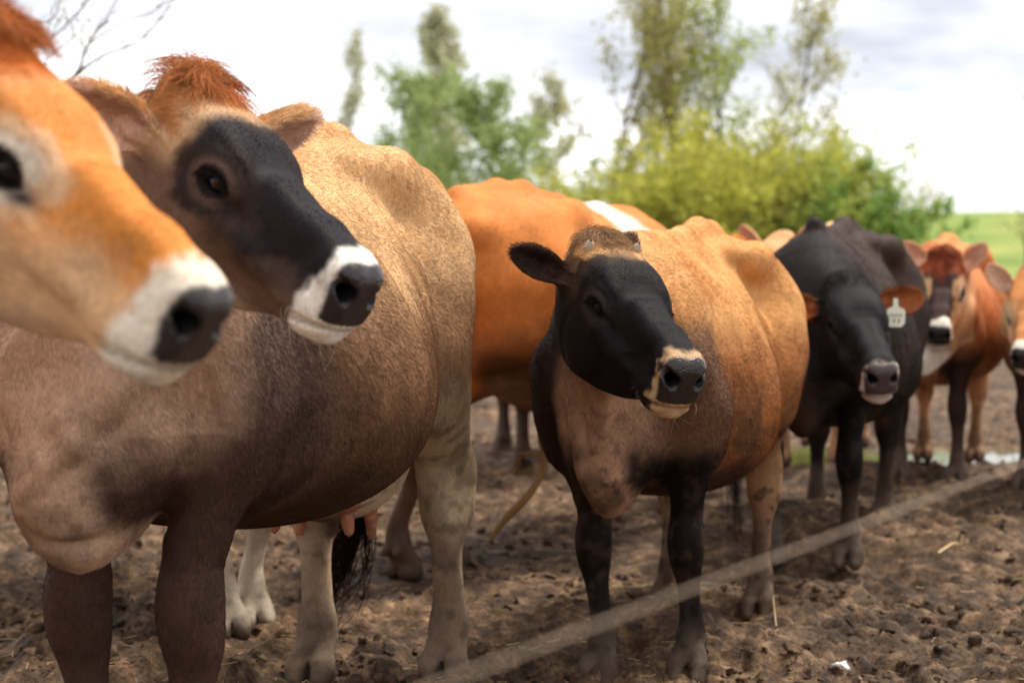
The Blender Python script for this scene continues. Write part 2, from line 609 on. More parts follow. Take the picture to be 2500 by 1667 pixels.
        S.chain([(St + Hk) / 2 + (-.10, 0, .08), Hk + (-.022, 0, .055), Hk + (-.028, 0, .02), Hk + (-.012, 0, -.06), Hk + (.0, 0, -.13)],
                [.042, .019, .024, .026, .020], .035, n=12)                                  # tendon and point of hock
        S.chain([Hk + (.028, 0, -.10), (Hk + Fk) / 2 + (.018, 0, -.02), Fk + (0, 0, .06), Fk, Fk + (.02, 0, -.05)],
                np.array([.035, .028, .030, .039, .034]) * lt, .02, n=12)
        S.rc(Hk + (-.004, 0, -.12), Fk + (-.028, 0, .03), .015, .019, .02)
        sockets.append((k, sg, Fk, h))
    for k, sg, Fk, h in sockets:
        for q in (-1, 1):
            a = Fk + np.array([.022, q * .022, -.045])
            S.chain([a, h + (.0 + .01, q * .030, .052), h + (.045, q * .030, .022)], [.029, .031, .020], .012)
            S.rc(h + (-.03, q * .028, .03), h + (.02, q * .03, .02), .025, .025, .015)
            S.ell(Fk + np.array([-.048, q * .022, -.028]), (.016, .014, .022), None, .012)
        S.line([h + (.0, 0, .06), h + (.11, 0, .0)], -.012, .008)
    # ---------------- udder and teats
    if cf.get('udder', 1.0) > 0:
        u = cf.get('udder', 1.0)
        S.ell((-.48, 0, .635 - .04 * u), (.20, .165 * u, .145 * u), None, .06)
        S.ell((-.28, 0, .60), (.14, .12 * u, .08 * u), None, .06)
        for tx in (-.36, -.52):
            for sg in (-1, 1):
                S.chain([(tx, sg * .085, .53 - .075 * u), (tx + .006, sg * .090, .472 - .072 * u - (0 if tx < -.4 else -.03))], [.0165, .012], .012)
    # flank fold from belly to stifle
    for sg in (-1, 1):
        S.chain([(-.16, sg * .22, .66), (-.27, sg * .225, .72), (-.36, sg * .215, .80)], [.03, .03, .04], .07)
    # ---------------- neck
    nb = hp(-.015, 0, -.105)
    th = hp(.075, 0, -.175)
    bend = np.array(cf.get('bend', (0, 0, 0)))
    yb, yh = np.array([0, 1.0, 0]), hd((0, 1, 0))
    yf = lambda t: nrm(yb * (1 - t) + yh * t)
    p0, p1 = np.array([.36, 0, 1.08]), np.array([.52, 0, 1.01])
    p2 = p1 * .5 + nb * .5 + bend
    S.skin_tube([p0, p1, p2, nb], [.15, .19, .155, .115], [.12, .135, .100, .080], [yb, yb, yf(.5), yh], .09, 16)
    q1, q2 = np.array([.64, 0, .86]), np.array([.70, 0, .80])
    qm = q1 * .5 + th * .5 + bend * .8
    S.skin_tube([np.array([.55, 0, .90]), q1, qm, th], [.12, .12, .085, .055], [.15, .12, .055, .042], [yb, yb, yf(.6), yh], .08, 14)
    dw = cf.get('dewlap', 1.0)
    e1 = th * .60 + np.array([.74, 0, .74]) * .40 + bend * .5 - np.array([0, 0, .03]) * dw
    e2 = np.array([.78, 0, .68])
    S.skin_tube([th, e1, e2, np.array([.72, 0, .59 - .02 * dw]), np.array([.55, 0, .575])], [.03, .055, .075, .06, .03], [.022, .020, .026, .030, .03],
                [yh, yf(.6), yb, yb, yb], .055, 18)
    for pts_, amp_, sig_ in cf.get('folds', []):
        S.line(catmull(np.array(pts_), 10), amp_, sig_)
    # ---------------- head
    g = S.reg(np.min(hb, 0), np.max(hb, 0))
    sl, X, Y, Z = g
    def hl(X, Y, Z):
        a, b, e = X - O[0], Y - O[1], Z - O[2]
        return [(a * M[0, i] + b * M[1, i] + e * M[2, i]) / hs for i in range(3)]
    hx, hy, hz = hl(X, Y, Z)
    dish = -.010 * np.exp(-((hx - .29) / .06) ** 2) * np.exp(-(hy / .05) ** 2)
    hd_ = loft_d(HEADP, hx, hy, hz - dish * 0) * hs
    S.put(sl, hd_.astype(np.float32), .05, 'u')
    Mh = M
    H = lambda c, r, k, op='u', tilt=None: S.ell(hp(*c), np.array(r) * hs, Mh if tilt is None else Mh @ tilt, k * hs, op)
    H((-.030, 0, .030), (.045, .062, .034), .05)                                           # poll
    H((.06, 0, .020), (.09, .078, .025), .05)
    for sg in (-1, 1):
        H((.125, sg * .072, -.150), (.110, .030, .090), .05)                               # cheek
        H((.165, sg * .067, -.002), (.055, .024, .030), .045)                               # brow
        H((.195, sg * .068, -.035), (.048, .026, .040), .03)
        S.chain([hp(.225, sg * .082, -.085), hp(.30, sg * .068, -.105), hp(.35, sg * .060, -.12)], np.array([.012, .010, .006]) * hs, .04 * hs)
        S.chain([hp(.27, sg * .026, -.004), hp(.38, sg * .024, -.020), hp(.45, sg * .026, -.024)], np.array([.010, .008, .010]) * hs, .05 * hs)
        H((.472, sg * .032, -.056), (.040, .028, .036), .03)                               # nostril wing
        H((.440, sg * .034, -.122), (.060, .026, .036), .035)                              # upper lip
        # eye: socket, lids
        H((.195, sg * .105, -.036), (.0330, .040, .0205), .010, 's')
        lid = []
        for a in np.linspace(-.15, math.pi + .15, 9):
            lid.append(hp(.195 + .036 * math.cos(a), sg * (.0870 - .007 * math.cos(a) + .004 * math.sin(a)), -.036 + .0240 * math.sin(a)))
        S.chain(lid, np.full(9, .0068) * hs, .010 * hs)
        lid = []
        for a in np.linspace(math.pi, 2 * math.pi, 8):
            lid.append(hp(.195 + .036 * math.cos(a), sg * (.0845 - .007 * math.cos(a)), -.038 + .0225 * math.sin(a)))
        S.chain(lid, np.full(8, .0044) * hs, .010 * hs)
        S.line([hp(.228, sg * .084, -.046), hp(.262, sg * .074, -.066)], -.006 * hs, .008 * hs)
        S.line([hp(.160 + .07 * t, sg * .093, .002 - .012 * (2 * t - 1) ** 2) for t in np.linspace(0, 1, 5)], -.003 * hs, .005 * hs)
        S.line([hp(.165 + .06 * t, sg * .090, -.072 - .008 * (1 - (2 * t - 1) ** 2)) for t in np.linspace(0, 1, 5)], -.0025 * hs, .005 * hs)
        # nostril: comma opening on the front corner, then the passage
        S.chain([hp(.528, sg * .026, -.080), hp(.520, sg * .038, -.063), hp(.504, sg * .052, -.049), hp(.488, sg * .060, -.045)],
                np.array([.008, .0145, .0110, .005]) * hs, .008 * hs, 's', n=9)
        S.chain([hp(.514, sg * .038, -.059), hp(.460, sg * .026, -.064)], np.array([.0128, .009]) * hs, .006 * hs, 's')
        # mouth
        S.line([hp(.535, 0, -.127), hp(.508, sg * .036, -.130), hp(.45, sg * .053, -.145), hp(.40, sg * .054, -.166)], -.0130 * hs, .0062 * hs, 10)
        S.line([hp(.40, sg * .054, -.166), hp(.38, sg * .054, -.160)], -.006 * hs, .008 * hs)
        for t in (0, 1):
            S.line([hp(.36 - .02 * t, sg * .066, -.150 - .012 * t), hp(.31 - .02 * t, sg * .068, -.155 - .02 * t)], -.003 * hs, .006 * hs)
    H((.450, 0, -.156), (.055, .032, .020), .03)                                           # chin and lower lip
    S.line([hp(.53, 0, -.085), hp(.53, 0, -.112)], -.003 * hs, .004 * hs)
    for sg in (-1, 1):
        S.line(catmull(np.array([hp(.235, sg * .078, -.075), hp(.275, sg * .074, -.098), hp(.325, sg * .066, -.108), hp(.36, sg * .060, -.118)]), 10), .0035 * hs, .0045 * hs)
        S.line(catmull(np.array([hp(.30, sg * .068, -.108), hp(.33, sg * .065, -.085), hp(.37, sg * .058, -.065), hp(.42, sg * .054, -.058)]), 10), .0028 * hs, .004 * hs)
        S.line(catmull(np.array([hp(.13, sg * .092, -.055), hp(.10, sg * .098, -.10), hp(.09, sg * .096, -.16), hp(.12, sg * .085, -.215)]), 10), -.004 * hs, .010 * hs)
        for q_ in range(3):
            S.line(catmull(np.array([hp(.165, sg * .088, .004 + .010 * q_), hp(.20, sg * .086, .008 + .011 * q_), hp(.235, sg * .076, -.004 + .011 * q_)]), 8), -.0022 * hs, .0038 * hs)
        S.line(catmull(np.array([hp(.46, sg * .052, -.028), hp(.455, sg * .060, -.055), hp(.452, sg * .060, -.085)]), 8), -.004 * hs, .006 * hs)
    # ears
    earinfo = {}
    for sg in (-1, 1):
        D, Nf = cf['ears'][sg][0], cf['ears'][sg][1]
        eL = cf['ears'][sg][2] if len(cf['ears'][sg]) > 2 else 1.0
        eW = cf['ears'][sg][3] if len(cf['ears'][sg]) > 3 else 1.0
        D = nrm(hd(D)); Nf = hd(Nf); Nf = nrm(Nf - D * (Nf @ D)); V_ = np.cross(D, Nf)
        B = hp(.015, sg * .086, -.050)
        L = .205 * hs * eL
        ex_ = B + D * L
        S.rc(B - D * .02 * hs, B + D * .04 * hs, .030 * hs, .024 * hs, .03 * hs)
        g = S.reg(np.minimum(B, ex_) - .09 * hs, np.maximum(B, ex_) + .09 * hs)
        sl, X, Y, Z = g
        a, b, e = X - B[0], Y - B[1], Z - B[2]
        u = (a * D[0] + b * D[1] + e * D[2]) / L
        v = (a * V_[0] + b * V_[1] + e * V_[2]) / hs
        w = (a * Nf[0] + b * Nf[1] + e * Nf[2]) / hs
        Wd = np.interp(u.ravel(), [0, .12, .3, .5, .7, .86, .95, 1.0], [.022, .030, .052, .064, .060, .043, .026, .002]).reshape(u.shape) * eW
        cup = np.interp(u.ravel(), [0, .25, .6, 1.0], [.020, .030, .022, .006]).reshape(u.shape)
        vn = v / np.maximum(Wd, .012)
        w0 = cup * np.clip(vn, -1.2, 1.2) ** 2 - .012
        th_ = np.where(u > .85, .0066, .0085)
        dd = np.abs(w - w0) / np.sqrt(1 + (2 * cup * vn / np.maximum(Wd, .02)) ** 2) - th_
        rim = np.maximum(np.abs(v) - Wd, (np.maximum(u - 1.0, -u)) * L / hs)
        dd = -smin(-dd, -rim, .006) * hs
        S.put(sl, dd.astype(np.float32), .014 * hs, 'u')
        earinfo[sg] = (B, D, V_, Nf, L)
    # ---------------- tail
    S.chain(tp, np.linspace(.036, .014, len(tp)), .05, n=14)
    if cf.get('scurs'):
        for sg in (-1, 1):
            S.rc(hp(.035, sg * .062, .03), hp(.045, sg * .074, .062), .017 * hs, .012 * hs, .012 * hs)
    for fn in cf.get('extra', []):
        fn(S, hp, hs)
    V, F = S.nets()
    V = taubin(V, F, cf.get('smooth', 2))
    V, F = main_island(V, F)
    if cf.get('creases'):
        N = vnormals(V, F)
        for pts_, amp_, sig_, dep_ in cf['creases']:
            q = catmull(np.array([loc(at(a_, b_, dep_))[1:] for a_, b_ in pts_]), 16)
            best = np.full(len(V), 9.0)
            par = np.zeros(len(V))
            for i in range(15):
                ba = q[i + 1] - q[i]
                t = np.clip(((V[:, 1:] - q[i]) @ ba) / (ba @ ba + 1e-9), 0, 1)
                d2 = ((V[:, 1:] - q[i] - t[:, None] * ba) ** 2).sum(1)
                par = np.where(d2 < best, (i + t) / 15, par)
                best = np.minimum(best, d2)
            hx_ = ((V - O) @ M)[:, 0] / hs
            w = amp_ * np.exp(-best / (2 * sig_ ** 2)) * np.clip(np.sin(math.pi * par), 0, 1) ** .6 * sst(.42, .52, V[:, 0]) * sst(-.1, .35, N[:, 0]) * np.where((hx_ > -.03) & (V[:, 2] > .95), 0, 1)
            V = V + N * w[:, None]
    N = vnormals(V, F)
    Hc = ((V - O) @ M) / hs
    info = dict(V=V, F=F, N=N, Hc=Hc, M=M, O=O, hs=hs, hp=hp, hd=hd, ears=earinfo, s=s, root=root, yaw=yaw, tail=tp, feet=feet)
    # masks
    hx, hy, hz = Hc.T
    ear = np.zeros(len(V)); inn = np.zeros(len(V))
    for sg, (B, D, V_, Nf, L) in earinfo.items():
        q = V - B
        u, v, w = q @ D / L, (q @ V_) / hs, (q @ Nf) / hs
        m = sst(.05, .22, u) * (u < 1.1) * (np.abs(v) < .075) * (np.abs(w) < .06) * (np.abs(hy) > .085)
        ear = np.maximum(ear, m)
        inn = np.maximum(inn, m * sst(-.1, .35, N @ Nf) * (1 - sst(.70, 1.0, np.abs(v) / .058)))
    info['ear'], info['earin'] = ear, inn
    inhead = sst(-.10, .02, hx) * (hx < .6) * (np.abs(hy) < .16) * (hz > -.27) * (hz < .12)
    info['head'] = np.maximum(inhead, ear)
    return info
def gp(px, py, gz=0.0):
    """ground point under a photo pixel"""
    p1, p2 = at(px, py, 1.0), at(px, py, 2.0)
    t = (gz - p1[2]) / (p2[2] - p1[2])
    return p1 + t * (p2 - p1)

EAR0 = {1: ((-.10, 1, .0), (.85, .3, -.1), 1.1), -1: ((-.10, -1, .0), (.85, -.3, -.1), 1.1)}
HERD = {}
HERD['a'] = dict(s=1.05, root=(-2.05, 2.40), yaw=-2, eyes=at(126, 412, 2.04), haz=-26, hpitch=35, hroll=0, hs=.895,
    ears={1: ((-.75, .6, .05), (.5, .6, .1), 1.0), -1: ((-.1, -1, .05), (.85, -.3, -.1), 1.1)}, bony=.5, udder=.8)
HERD['b'] = dict(s=1.08, gz=-.02, lt=1.12, root=(-.585, 3.80), yaw=-104, eyes=at(612, 450, 2.84), haz=-36, hpitch=32.5, hroll=-3, hs=.945, bend=(.0, .05, .03),
    feet={'LH': gp(1085, 1655), 'RH': gp(760, 1660), 'LF': (-.62, 3.14), 'RF': (-.81, 3.20)}, girth=1.10, bony=1.0, udder=1.15,
    ears={1: ((-.05, 1, .30), (.85, .0, -.2), 1.2), -1: ((-.34, -.9, .10), (.35, -.9, -.1), .95)}, tail=[(-.86, 0, 1.22), (-.95, -.03, .95), (-.97, -.07, .62), (-.98, -.09, .40)])
HERD['c'] = dict(s=1.04, root=(.22, 6.55), yaw=58, eyes=(1.05, 7.6, 1.0), haz=50, hpitch=45, hs=1.0, ears=EAR0, girth=1.1, bony=.3, udder=0,
    feet={'RH': gp(985, 1415)})
HERD['d'] = dict(s=.93, gz=-.025, root=(.465, 4.95), yaw=-109, eyes=at(1538, 749, 3.92), haz=-66, hpitch=26, hroll=-3, hs=.95,
    feet={'LF': gp(1680, 1650), 'RF': gp(1462, 1660), 'LH': gp(1850, 1495)}, bony=1.5, lt=.93, udder=.85, scurs=True, girth=.94,
    ears={1: ((-.9, .35, .25), (.3, .9, .2), .8), -1: ((-.30, -1, .32), (.8, -.3, .3), .80, .58)})
HERD['e'] = dict(s=.97, gz=-.01, root=(1.27, 6.78), yaw=-109, eyes=at(2098, 796, 5.85), haz=-85, hpitch=27, hroll=4, hs=.98, ears={1: ((-.05, 1, .05), (.85, .1, .5), 1.0, .9), -1: ((-.05, -1, .05), (.85, -.1, .5), 1.0, .9)}, bony=1.3, withers=1.5, udder=.5)
HERD['f'] = dict(s=.88, root=(2.12, 8.45), yaw=-110, eyes=at(2301, 708, 7.84), haz=-108, hpitch=40, hroll=-2, hs=.9, gz=.09, bony=1.0, udder=0,
    ears={1: ((-.10, .6, .85), (.8, .1, .6), 1.0, .85), -1: ((-.10, -.6, .85), (.8, -.1, .6), 1.0, .85)})
HERD['g'] = dict(s=.88, root=(2.70, 8.0), yaw=-125, eyes=at(2512, 765, 7.4), haz=-112, hpitch=36, hs=.9, gz=.09, udder=0,
    ears={1: ((-.10, .6, .85), (.8, .1, .6), 1.0, .85), -1: ((-.10, -.6, .85), (.8, -.1, .6), 1.0, .85)})
HERD['h'] = dict(s=1.0, root=(-1.05, 5.49), yaw=-62, eyes=(-1.0, 4.75, .75), haz=-70, hpitch=60, hs=1.0, ears=EAR0, gz=0,
    feet={'LF': gp(622, 1545), 'RF': gp(560, 1562)})
HERD['b']['creases'] = ([([(402 + 17 * i, 890), (390 + 19 * i, 950), (375 + 21 * i, 1000), (352 + 25 * i, 1060)], -.010, .0068, 3.02) for i in range(7)] +
    [([(400, 925), (300, 1060), (210, 1150), (110, 1240)], -.013, .013, 2.98), ([(375, 920), (270, 1050), (185, 1130), (90, 1215)], .010, .013, 2.98),
     ([(160, 1000), (235, 1090), (250, 1180)], .010, .016, 2.95), ([(75, 1255), (130, 1315), (210, 1335), (300, 1300), (365, 1240)], -.014, .010, 2.98),
     ([(270, 1000), (330, 1100), (300, 1190)], -.010, .018, 3.0), ([(200, 1000), (170, 1120)], -.008, .014, 2.98)])
HERD['d']['creases'] = [([(1362, 960), (1385, 1090), (1412, 1200), (1440, 1250)], -.018, .012, 4.3), ([(1420, 1010), (1440, 1120), (1470, 1190)], .012, .016, 4.3),
    ([(1335, 820), (1345, 930), (1375, 1010)], .012, .014, 4.35),
    ([(1600, 990), (1635, 1080), (1620, 1160)], -.010, .016, 4.35),
    ([(1450, 1000), (1460, 1100)], -.007, .008, 4.3), ([(1500, 1170), (1570, 1150)], .008, .01, 4.3)]
for k_, n_ in dict(a=90000, b=300000, c=70000, d=260000, e=90000, f=40000).items():
    HERD[k_]['fur'] = n_
# ------------------------------------------------------------------ coats: pattern colours per vertex (own colouring with some light and shade painted in)
def K(r, g, b, f=1.0):
    return srgb(r, g, b) * f

def coat(info, p):
    V, N, Hc = info['V'], info['N'], info['Hc']
    x, y, z = V.T
    hx, hy, hz = Hc.T
    ah, ay = np.abs(hy), np.abs(y)
    hm, ear, earin = info['head'], info['ear'], info['earin']
    n1 = fbm(V, 5.0, 3, 11)
    n2 = fbm(V, 16.0, 3, 23)
    n3 = fbm(V, 60.0, 2, 37)
    W = .045 * n1 + .02 * n2
    c = np.repeat(p['side'][None], len(V), 0)
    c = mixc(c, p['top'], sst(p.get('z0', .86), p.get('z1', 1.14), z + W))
    c = mixc(c, p['belly'], 1 - sst(p.get('b0', .56), p.get('b1', .80), z + W))  # light top and dark belly: coat pattern plus painted falloff of light from above
    c = mixc(c, p['chest'], sst(.40, .60, x + W) * (1 - sst(.95, 1.15, z)))
    c = mixc(c, p.get('shoulder', p['foreleg']), sst(.30, .42, x + W * .5) * (1 - sst(.58, .68, x)) * sst(.13, .18, ay + .02 * n2) * (1 - sst(.98, 1.18, z + W)) * p.get('sh', 1))
    c = mixc(c, p['neck'], sst(.50, .62, x + .3 * (z - 1.05) + W) * sst(.86, 1.02, z + W))
    c = mixc(c, p['thigh'], sst(-.60, -.70, x + .02 * n1) * p.get('th', 1))
    fl = (x > .36) & (z < .80)
    m = np.where(fl, (1 - sst(.62, .78, z + W)) * np.maximum(sst(.055, .09, ay), z < .5), 0)
    c = mixc(c, p['foreleg'], m)
    hl = (x < -.30)
    m = np.where(hl, (1 - sst(.60, .92, z + W)) * np.maximum(sst(.05, .10, ay), z < .36), 0)
    c = mixc(c, p['hindleg'], m)
    shank = (1 - sst(.30, .46, z + W)) * (z < .5)
    front = sst(-.2, .6, N[:, 0])
    c = mixc(c, p.get('shank', p['hindleg']), np.where(x < -.3, shank * (.35 + .65 * front) * .8, 0))
    # udder and groin
    ud = sst(-.72, -.62, x) * (1 - sst(-.24, -.16, x)) * (1 - sst(.62, .72, z + W)) * sst(.40, .50, z) * (1 - sst(.14, .19, ay))
    if p.get('ud') is not None:
        c = mixc(c, p['ud'], ud)
    teat = np.zeros(len(V))
    for tx in (-.36, -.52):
        for sg in (-1, 1):
            q = (x - tx) ** 2 + (y - sg * .088) ** 2
            teat = np.maximum(teat, (q < .0016) * (z < .475) * (z > .30))
    c = mixc(c, K(180, 118, 90), teat)
    # feet: mud and horn
    c = mixc(c, K(112, 96, 82), (1 - sst(.03, .30, z + .09 * n2 + .06 * n1)) * .62 * (z < .42))
    c = mixc(c, K(88, 74, 62), (1 - sst(.035, .06, z)))
    # ------------- head
    h = np.repeat(p['cheek'][None], len(V), 0)
    w = .012 * n2 + .006 * n3
    h = mixc(h, p['face'], (sst(-.055, -.02, hz + w - p.get('fdrop', 0) * sst(.2, .4, hx)) * sst(.05, .16, hx + 2 * w)) * p.get('facem', 1))
    h = mixc(h, p['face'], sst(.18, .32, hx + 2 * w) * sst(-.15 - p.get('fdeep', 0), -.05 - p.get('fdeep', 0), hz + 2 * w))
    h = mixc(h, p['jaw'], (1 - sst(-.235, -.17, hz + w)) * sst(.05, .12, hx))
    h = mixc(h, p['brow'], (1 - sst(.085, .14, hx + w)) * sst(-.09, -.03, hz))
    h = mixc(h, p['poll'], (1 - sst(p.get('pl', .05), p.get('pl', .05) + .06, hx + w * 2 - .25 * (p.get('pw', .05) - ah).clip(0, .1))) * (ah < .1) * sst(-.03, .0, hz + w))
    e2 = np.sqrt(((hx - .195) / 1.25) ** 2 + (hz + .037) ** 2)
    es = sst(.045, .06, ah)
    h = mixc(h, p['eyering2'], (1 - sst(.055, .085, e2 + w)) * es)
    h = mixc(h, p['eyering'], (1 - sst(.034, .052, e2 + w * .5)) * es * p.get('er', 1))
    h = mixc(h, K(34, 28, 27), (1 - sst(.0265, .031, e2)) * es)
    h = mixc(h, K(38, 30, 28), np.exp(-((hx - .238) / .016) ** 2 - ((hz + .055) / .010) ** 2) * es)
    mu = sst(p.get('m0', .405), p.get('m0', .405) + .03, hx + 1.7 * w - .22 * (hz + .10) * p.get('mt', 1))
    h = mixc(h, p['muzzle'], mu)
    lip = sst(-.195, -.16, -hz * -1) * 0
    wetm = sst(.487, .497, hx + .25 * w + .16 * (ah - .03).clip(-.03, .05) - .10 * (-.05 - hz).clip(0, .1) * sst(.035, .06, ah)) * (hz > -.120)
    nd = np.sqrt((hx - .508) ** 2 + (ah - .040) ** 2 + ((hz + .058) * .9) ** 2)
    wetm = np.maximum(wetm, 1 - sst(.024, .032, nd + w * .3))
    h = mixc(h, p['nose'], wetm)
    tt = np.clip(((hx - .514) * -.054 + (ah - .038) * -.012 + (hz + .060) * -.006) / (.054 ** 2 + .012 ** 2 + .006 ** 2), 0, 1)
    td = np.sqrt((hx - .514 + .054 * tt) ** 2 + (ah - .038 + .012 * tt) ** 2 + (hz + .060 + .006 * tt) ** 2)
    hole = 1 - sst(.0165, .0195, td + .003 * tt)
    h = mixc(h, K(10, 7, 7), hole)  # nostril passage painted black, its shade put into the colour
    h = mixc(h, K(44, 34, 30), np.exp(-((hz + .130 + .32 * (.51 - hx).clip(0, .12)) / .004) ** 2) * sst(.40, .43, hx) * .6)  # mouth groove shading painted as a thin dark line
    eo = mixc(np.repeat(p['earout'][None], len(V), 0), p['earin'], earin)
    h = mixc(h, eo, ear)
    c = mixc(c, h, hm)
    dirt = sst(.25, .75, fbm(V, 7, 4, 91) * .8 + .25) * (1 - sst(.62, 1.0, z)) * (1 - hm) * p.get('dirt', .4)
    c = mixc(c, K(74, 56, 42), dirt)
    sp = sst(.30, .75, fbm(V, 34, 3, 55)) * (1 - sst(.5, .95, z)) * (1 - hm) * p.get('dirt', .4)
    c = mixc(c, K(58, 44, 34), sp)
    for fn in p.get('extra', []):
        c = fn(c, V, N, Hc, n1, n2, hm)
    c = c * (1 + .10 * n2 + .07 * n3 + .05 * n1)[:, None]
    info['wet'] = wetm * hm * (1 - ear) * (1 - hole)
    info['hole'] = hole * hm
    info['teat'] = teat
    return np.clip(c, .004, .95)

def body_material():
    m = bpy.data.materials.new('cow_coat')
    m.use_nodes = True
    t = m.node_tree
    b = t.nodes['Principled BSDF']
    a = t.nodes.new('ShaderNodeAttribute'); a.attribute_name = 'coat'
    w = t.nodes.new('ShaderNodeAttribute'); w.attribute_name = 'wet'
    tcn = t.nodes.new('ShaderNodeTexCoord')
    mpn = t.nodes.new('ShaderNodeMapping'); mpn.inputs['Scale'].default_value = (60, 140, 42)
    mpn.inputs['Rotation'].default_value = (0, .5, 0)
    t.links.new(tcn.outputs['Object'], mpn.inputs[0])
    n = t.nodes.new('ShaderNodeTexNoise'); n.inputs['Scale'].default_value = 2.2; n.inputs['Detail'].default_value = 4
    t.links.new(mpn.outputs[0], n.inputs['Vector'])
    hsv = t.nodes.new('ShaderNodeHueSaturation')
    mr = t.nodes.new('ShaderNodeMapRange'); mr.inputs[1].default_value = .3; mr.inputs[2].default_value = .7; mr.inputs[3].default_value = .82; mr.inputs[4].default_value = 1.18
    t.links.new(n.outputs['Fac'], mr.inputs[0]); t.links.new(mr.outputs[0], hsv.inputs['Value'])
    t.links.new(a.outputs['Color'], hsv.inputs['Color']); t.links.new(hsv.outputs[0], b.inputs['Base Color'])
    rr = t.nodes.new('ShaderNodeMapRange'); rr.inputs[3].default_value = .62; rr.inputs[4].default_value = .22
    t.links.new(w.outputs['Fac'], rr.inputs[0]); t.links.new(rr.outputs[0], b.inputs['Roughness'])
    v = t.nodes.new('ShaderNodeTexVoronoi'); v.inputs['Scale'].default_value = 210
    t.links.new(tcn.outputs['Object'], v.inputs['Vector'])
    mix = t.nodes.new('ShaderNodeMix'); mix.data_type = 'FLOAT'
    t.links.new(w.outputs['Fac'], mix.inputs[0]); t.links.new(n.outputs['Fac'], mix.inputs[2]); t.links.new(v.outputs['Distance'], mix.inputs[3])
    bp = t.nodes.new('ShaderNodeBump'); bp.inputs['Strength'].default_value = .30; bp.inputs['Distance'].default_value = .004
    t.links.new(mix.outputs[0], bp.inputs['Height']); t.links.new(bp.outputs[0], b.inputs['Normal'])
    sp = t.nodes.new('ShaderNodeMapRange'); sp.inputs[3].default_value = .08; sp.inputs[4].default_value = .36
    t.links.new(w.outputs['Fac'], sp.inputs[0]); t.links.new(sp.outputs[0], b.inputs['Specular IOR Level'])
    return m

def hair_material(name='cow_hair', rough=.55, spec=.035):
    m = bpy.data.materials.new(name)
    m.use_nodes = True
    t = m.node_tree
    b = t.nodes['Principled BSDF']
    a = t.nodes.new('ShaderNodeAttribute'); a.attribute_name = 'hair_color'
    t.links.new(a.outputs['Color'], b.inputs['Base Color'])
    b.inputs['Roughness'].default_value = rough
    b.inputs['Specular IOR Level'].default_value = spec
    return m

def plain(name, col, rough=.5, spec=.5):
    m = bpy.data.materials.new(name)
    m.use_nodes = True
    b = m.node_tree.nodes['Principled BSDF']
    b.inputs['Base Color'].default_value = (*col, 1)
    b.inputs['Roughness'].default_value = rough
    b.inputs['Specular IOR Level'].default_value = spec
    return m

M_COAT, M_HAIR = body_material(), hair_material()
M_EYE = plain('cow_eye', (.005, .004, .005), .05, .35)

def hair_object(name, P, cols, rad, mat, parent):
    """P: (n, k, 3) strand points"""
    n, k, _ = P.shape
    hc = bpy.data.hair_curves.new(name)
    hc.add_curves([k] * n)
    hc.attributes['position'].data.foreach_set('vector', np.ascontiguousarray(P, np.float32).ravel())
    ra = hc.attributes.get('radius') or hc.attributes.new('radius', 'FLOAT', 'POINT')
    tap = np.linspace(1, .25, k)
    rr = np.broadcast_to(np.asarray(rad, float).reshape(-1, 1) * tap[None], (n, k))
    ra.data.foreach_set('value', np.ascontiguousarray(rr, np.float32).ravel())
    ca = hc.attributes.new('hair_color', 'FLOAT_COLOR', 'CURVE')
    ca.data.foreach_set('color', np.c_[cols, np.ones(n)].astype(np.float32).ravel())
    hc.materials.append(mat)
    o = bpy.data.objects.new(name, hc)
    COL.objects.link(o)
    if parent is not None: o.parent = parent
    return o

def grow(root, D, N, L, k, lift, rng, jit=.25, droop=0.0, wav=0.0):
    """strands from roots along D, rising by lift and bending back to the skin"""
    n = len(root)
    d = D + jit * rng.normal(size=(n, 3))
    d = d - N * (d * N).sum(1, keepdims=True)
    d /= np.linalg.norm(d, axis=1, keepdims=True) + 1e-9
    t = np.linspace(0, 1, k)
    up = lift * (t - .55 * t * t)
    P = root[:, None] + L[:, None, None] * (d[:, None] * t[None, :, None] + N[:, None] * up[None, :, None])
    if droop: P[:, :, 2] -= droop * (t ** 2)[None] * L[:, None]
    if wav:
        s = np.cross(d, N)
        ph = rng.uniform(0, 6.28, n)
        P += s[:, None] * (wav * L[:, None] * np.sin(t[None] * 5 + ph[:, None]) * t[None])[:, :, None]
    return P

def comb_dir(info):
    V, Hc = info['V'], info['Hc']
    x, y, z = V.T
    d = np.stack([np.full(len(V), -.75), np.zeros(len(V)), -.35 - .5 * (1 - sst(.7, 1.1, z))], 1)
    leg = (1 - sst(.50, .72, z)) * ((x > .36) | (x < -.3))
    d = d * (1 - leg[:, None]) + np.array([-.12, 0, -1.0]) * leg[:, None]
    hdir = info['M'][:, 0] * -1
    side = info['M'][:, 1]
    dn = -info['M'][:, 2]
    hd = hdir[None] + side[None] * (np.sign(Hc[:, 1]) * .35)[:, None] + dn[None] * (sst(.02, .08, np.abs(Hc[:, 1])) * .5)[:, None]
    d = d * (1 - info['head'][:, None]) + hd * info['head'][:, None]
    for sg, (B, D, V_, Nf, L) in info['ears'].items():
        m = info['ear'] * (np.sign(Hc[:, 1]) == sg)
        d = d * (1 - m[:, None]) + (D[None] + .5 * V_[None] * np.sign((V - B) @ V_)[:, None]) * m[:, None]
    return d

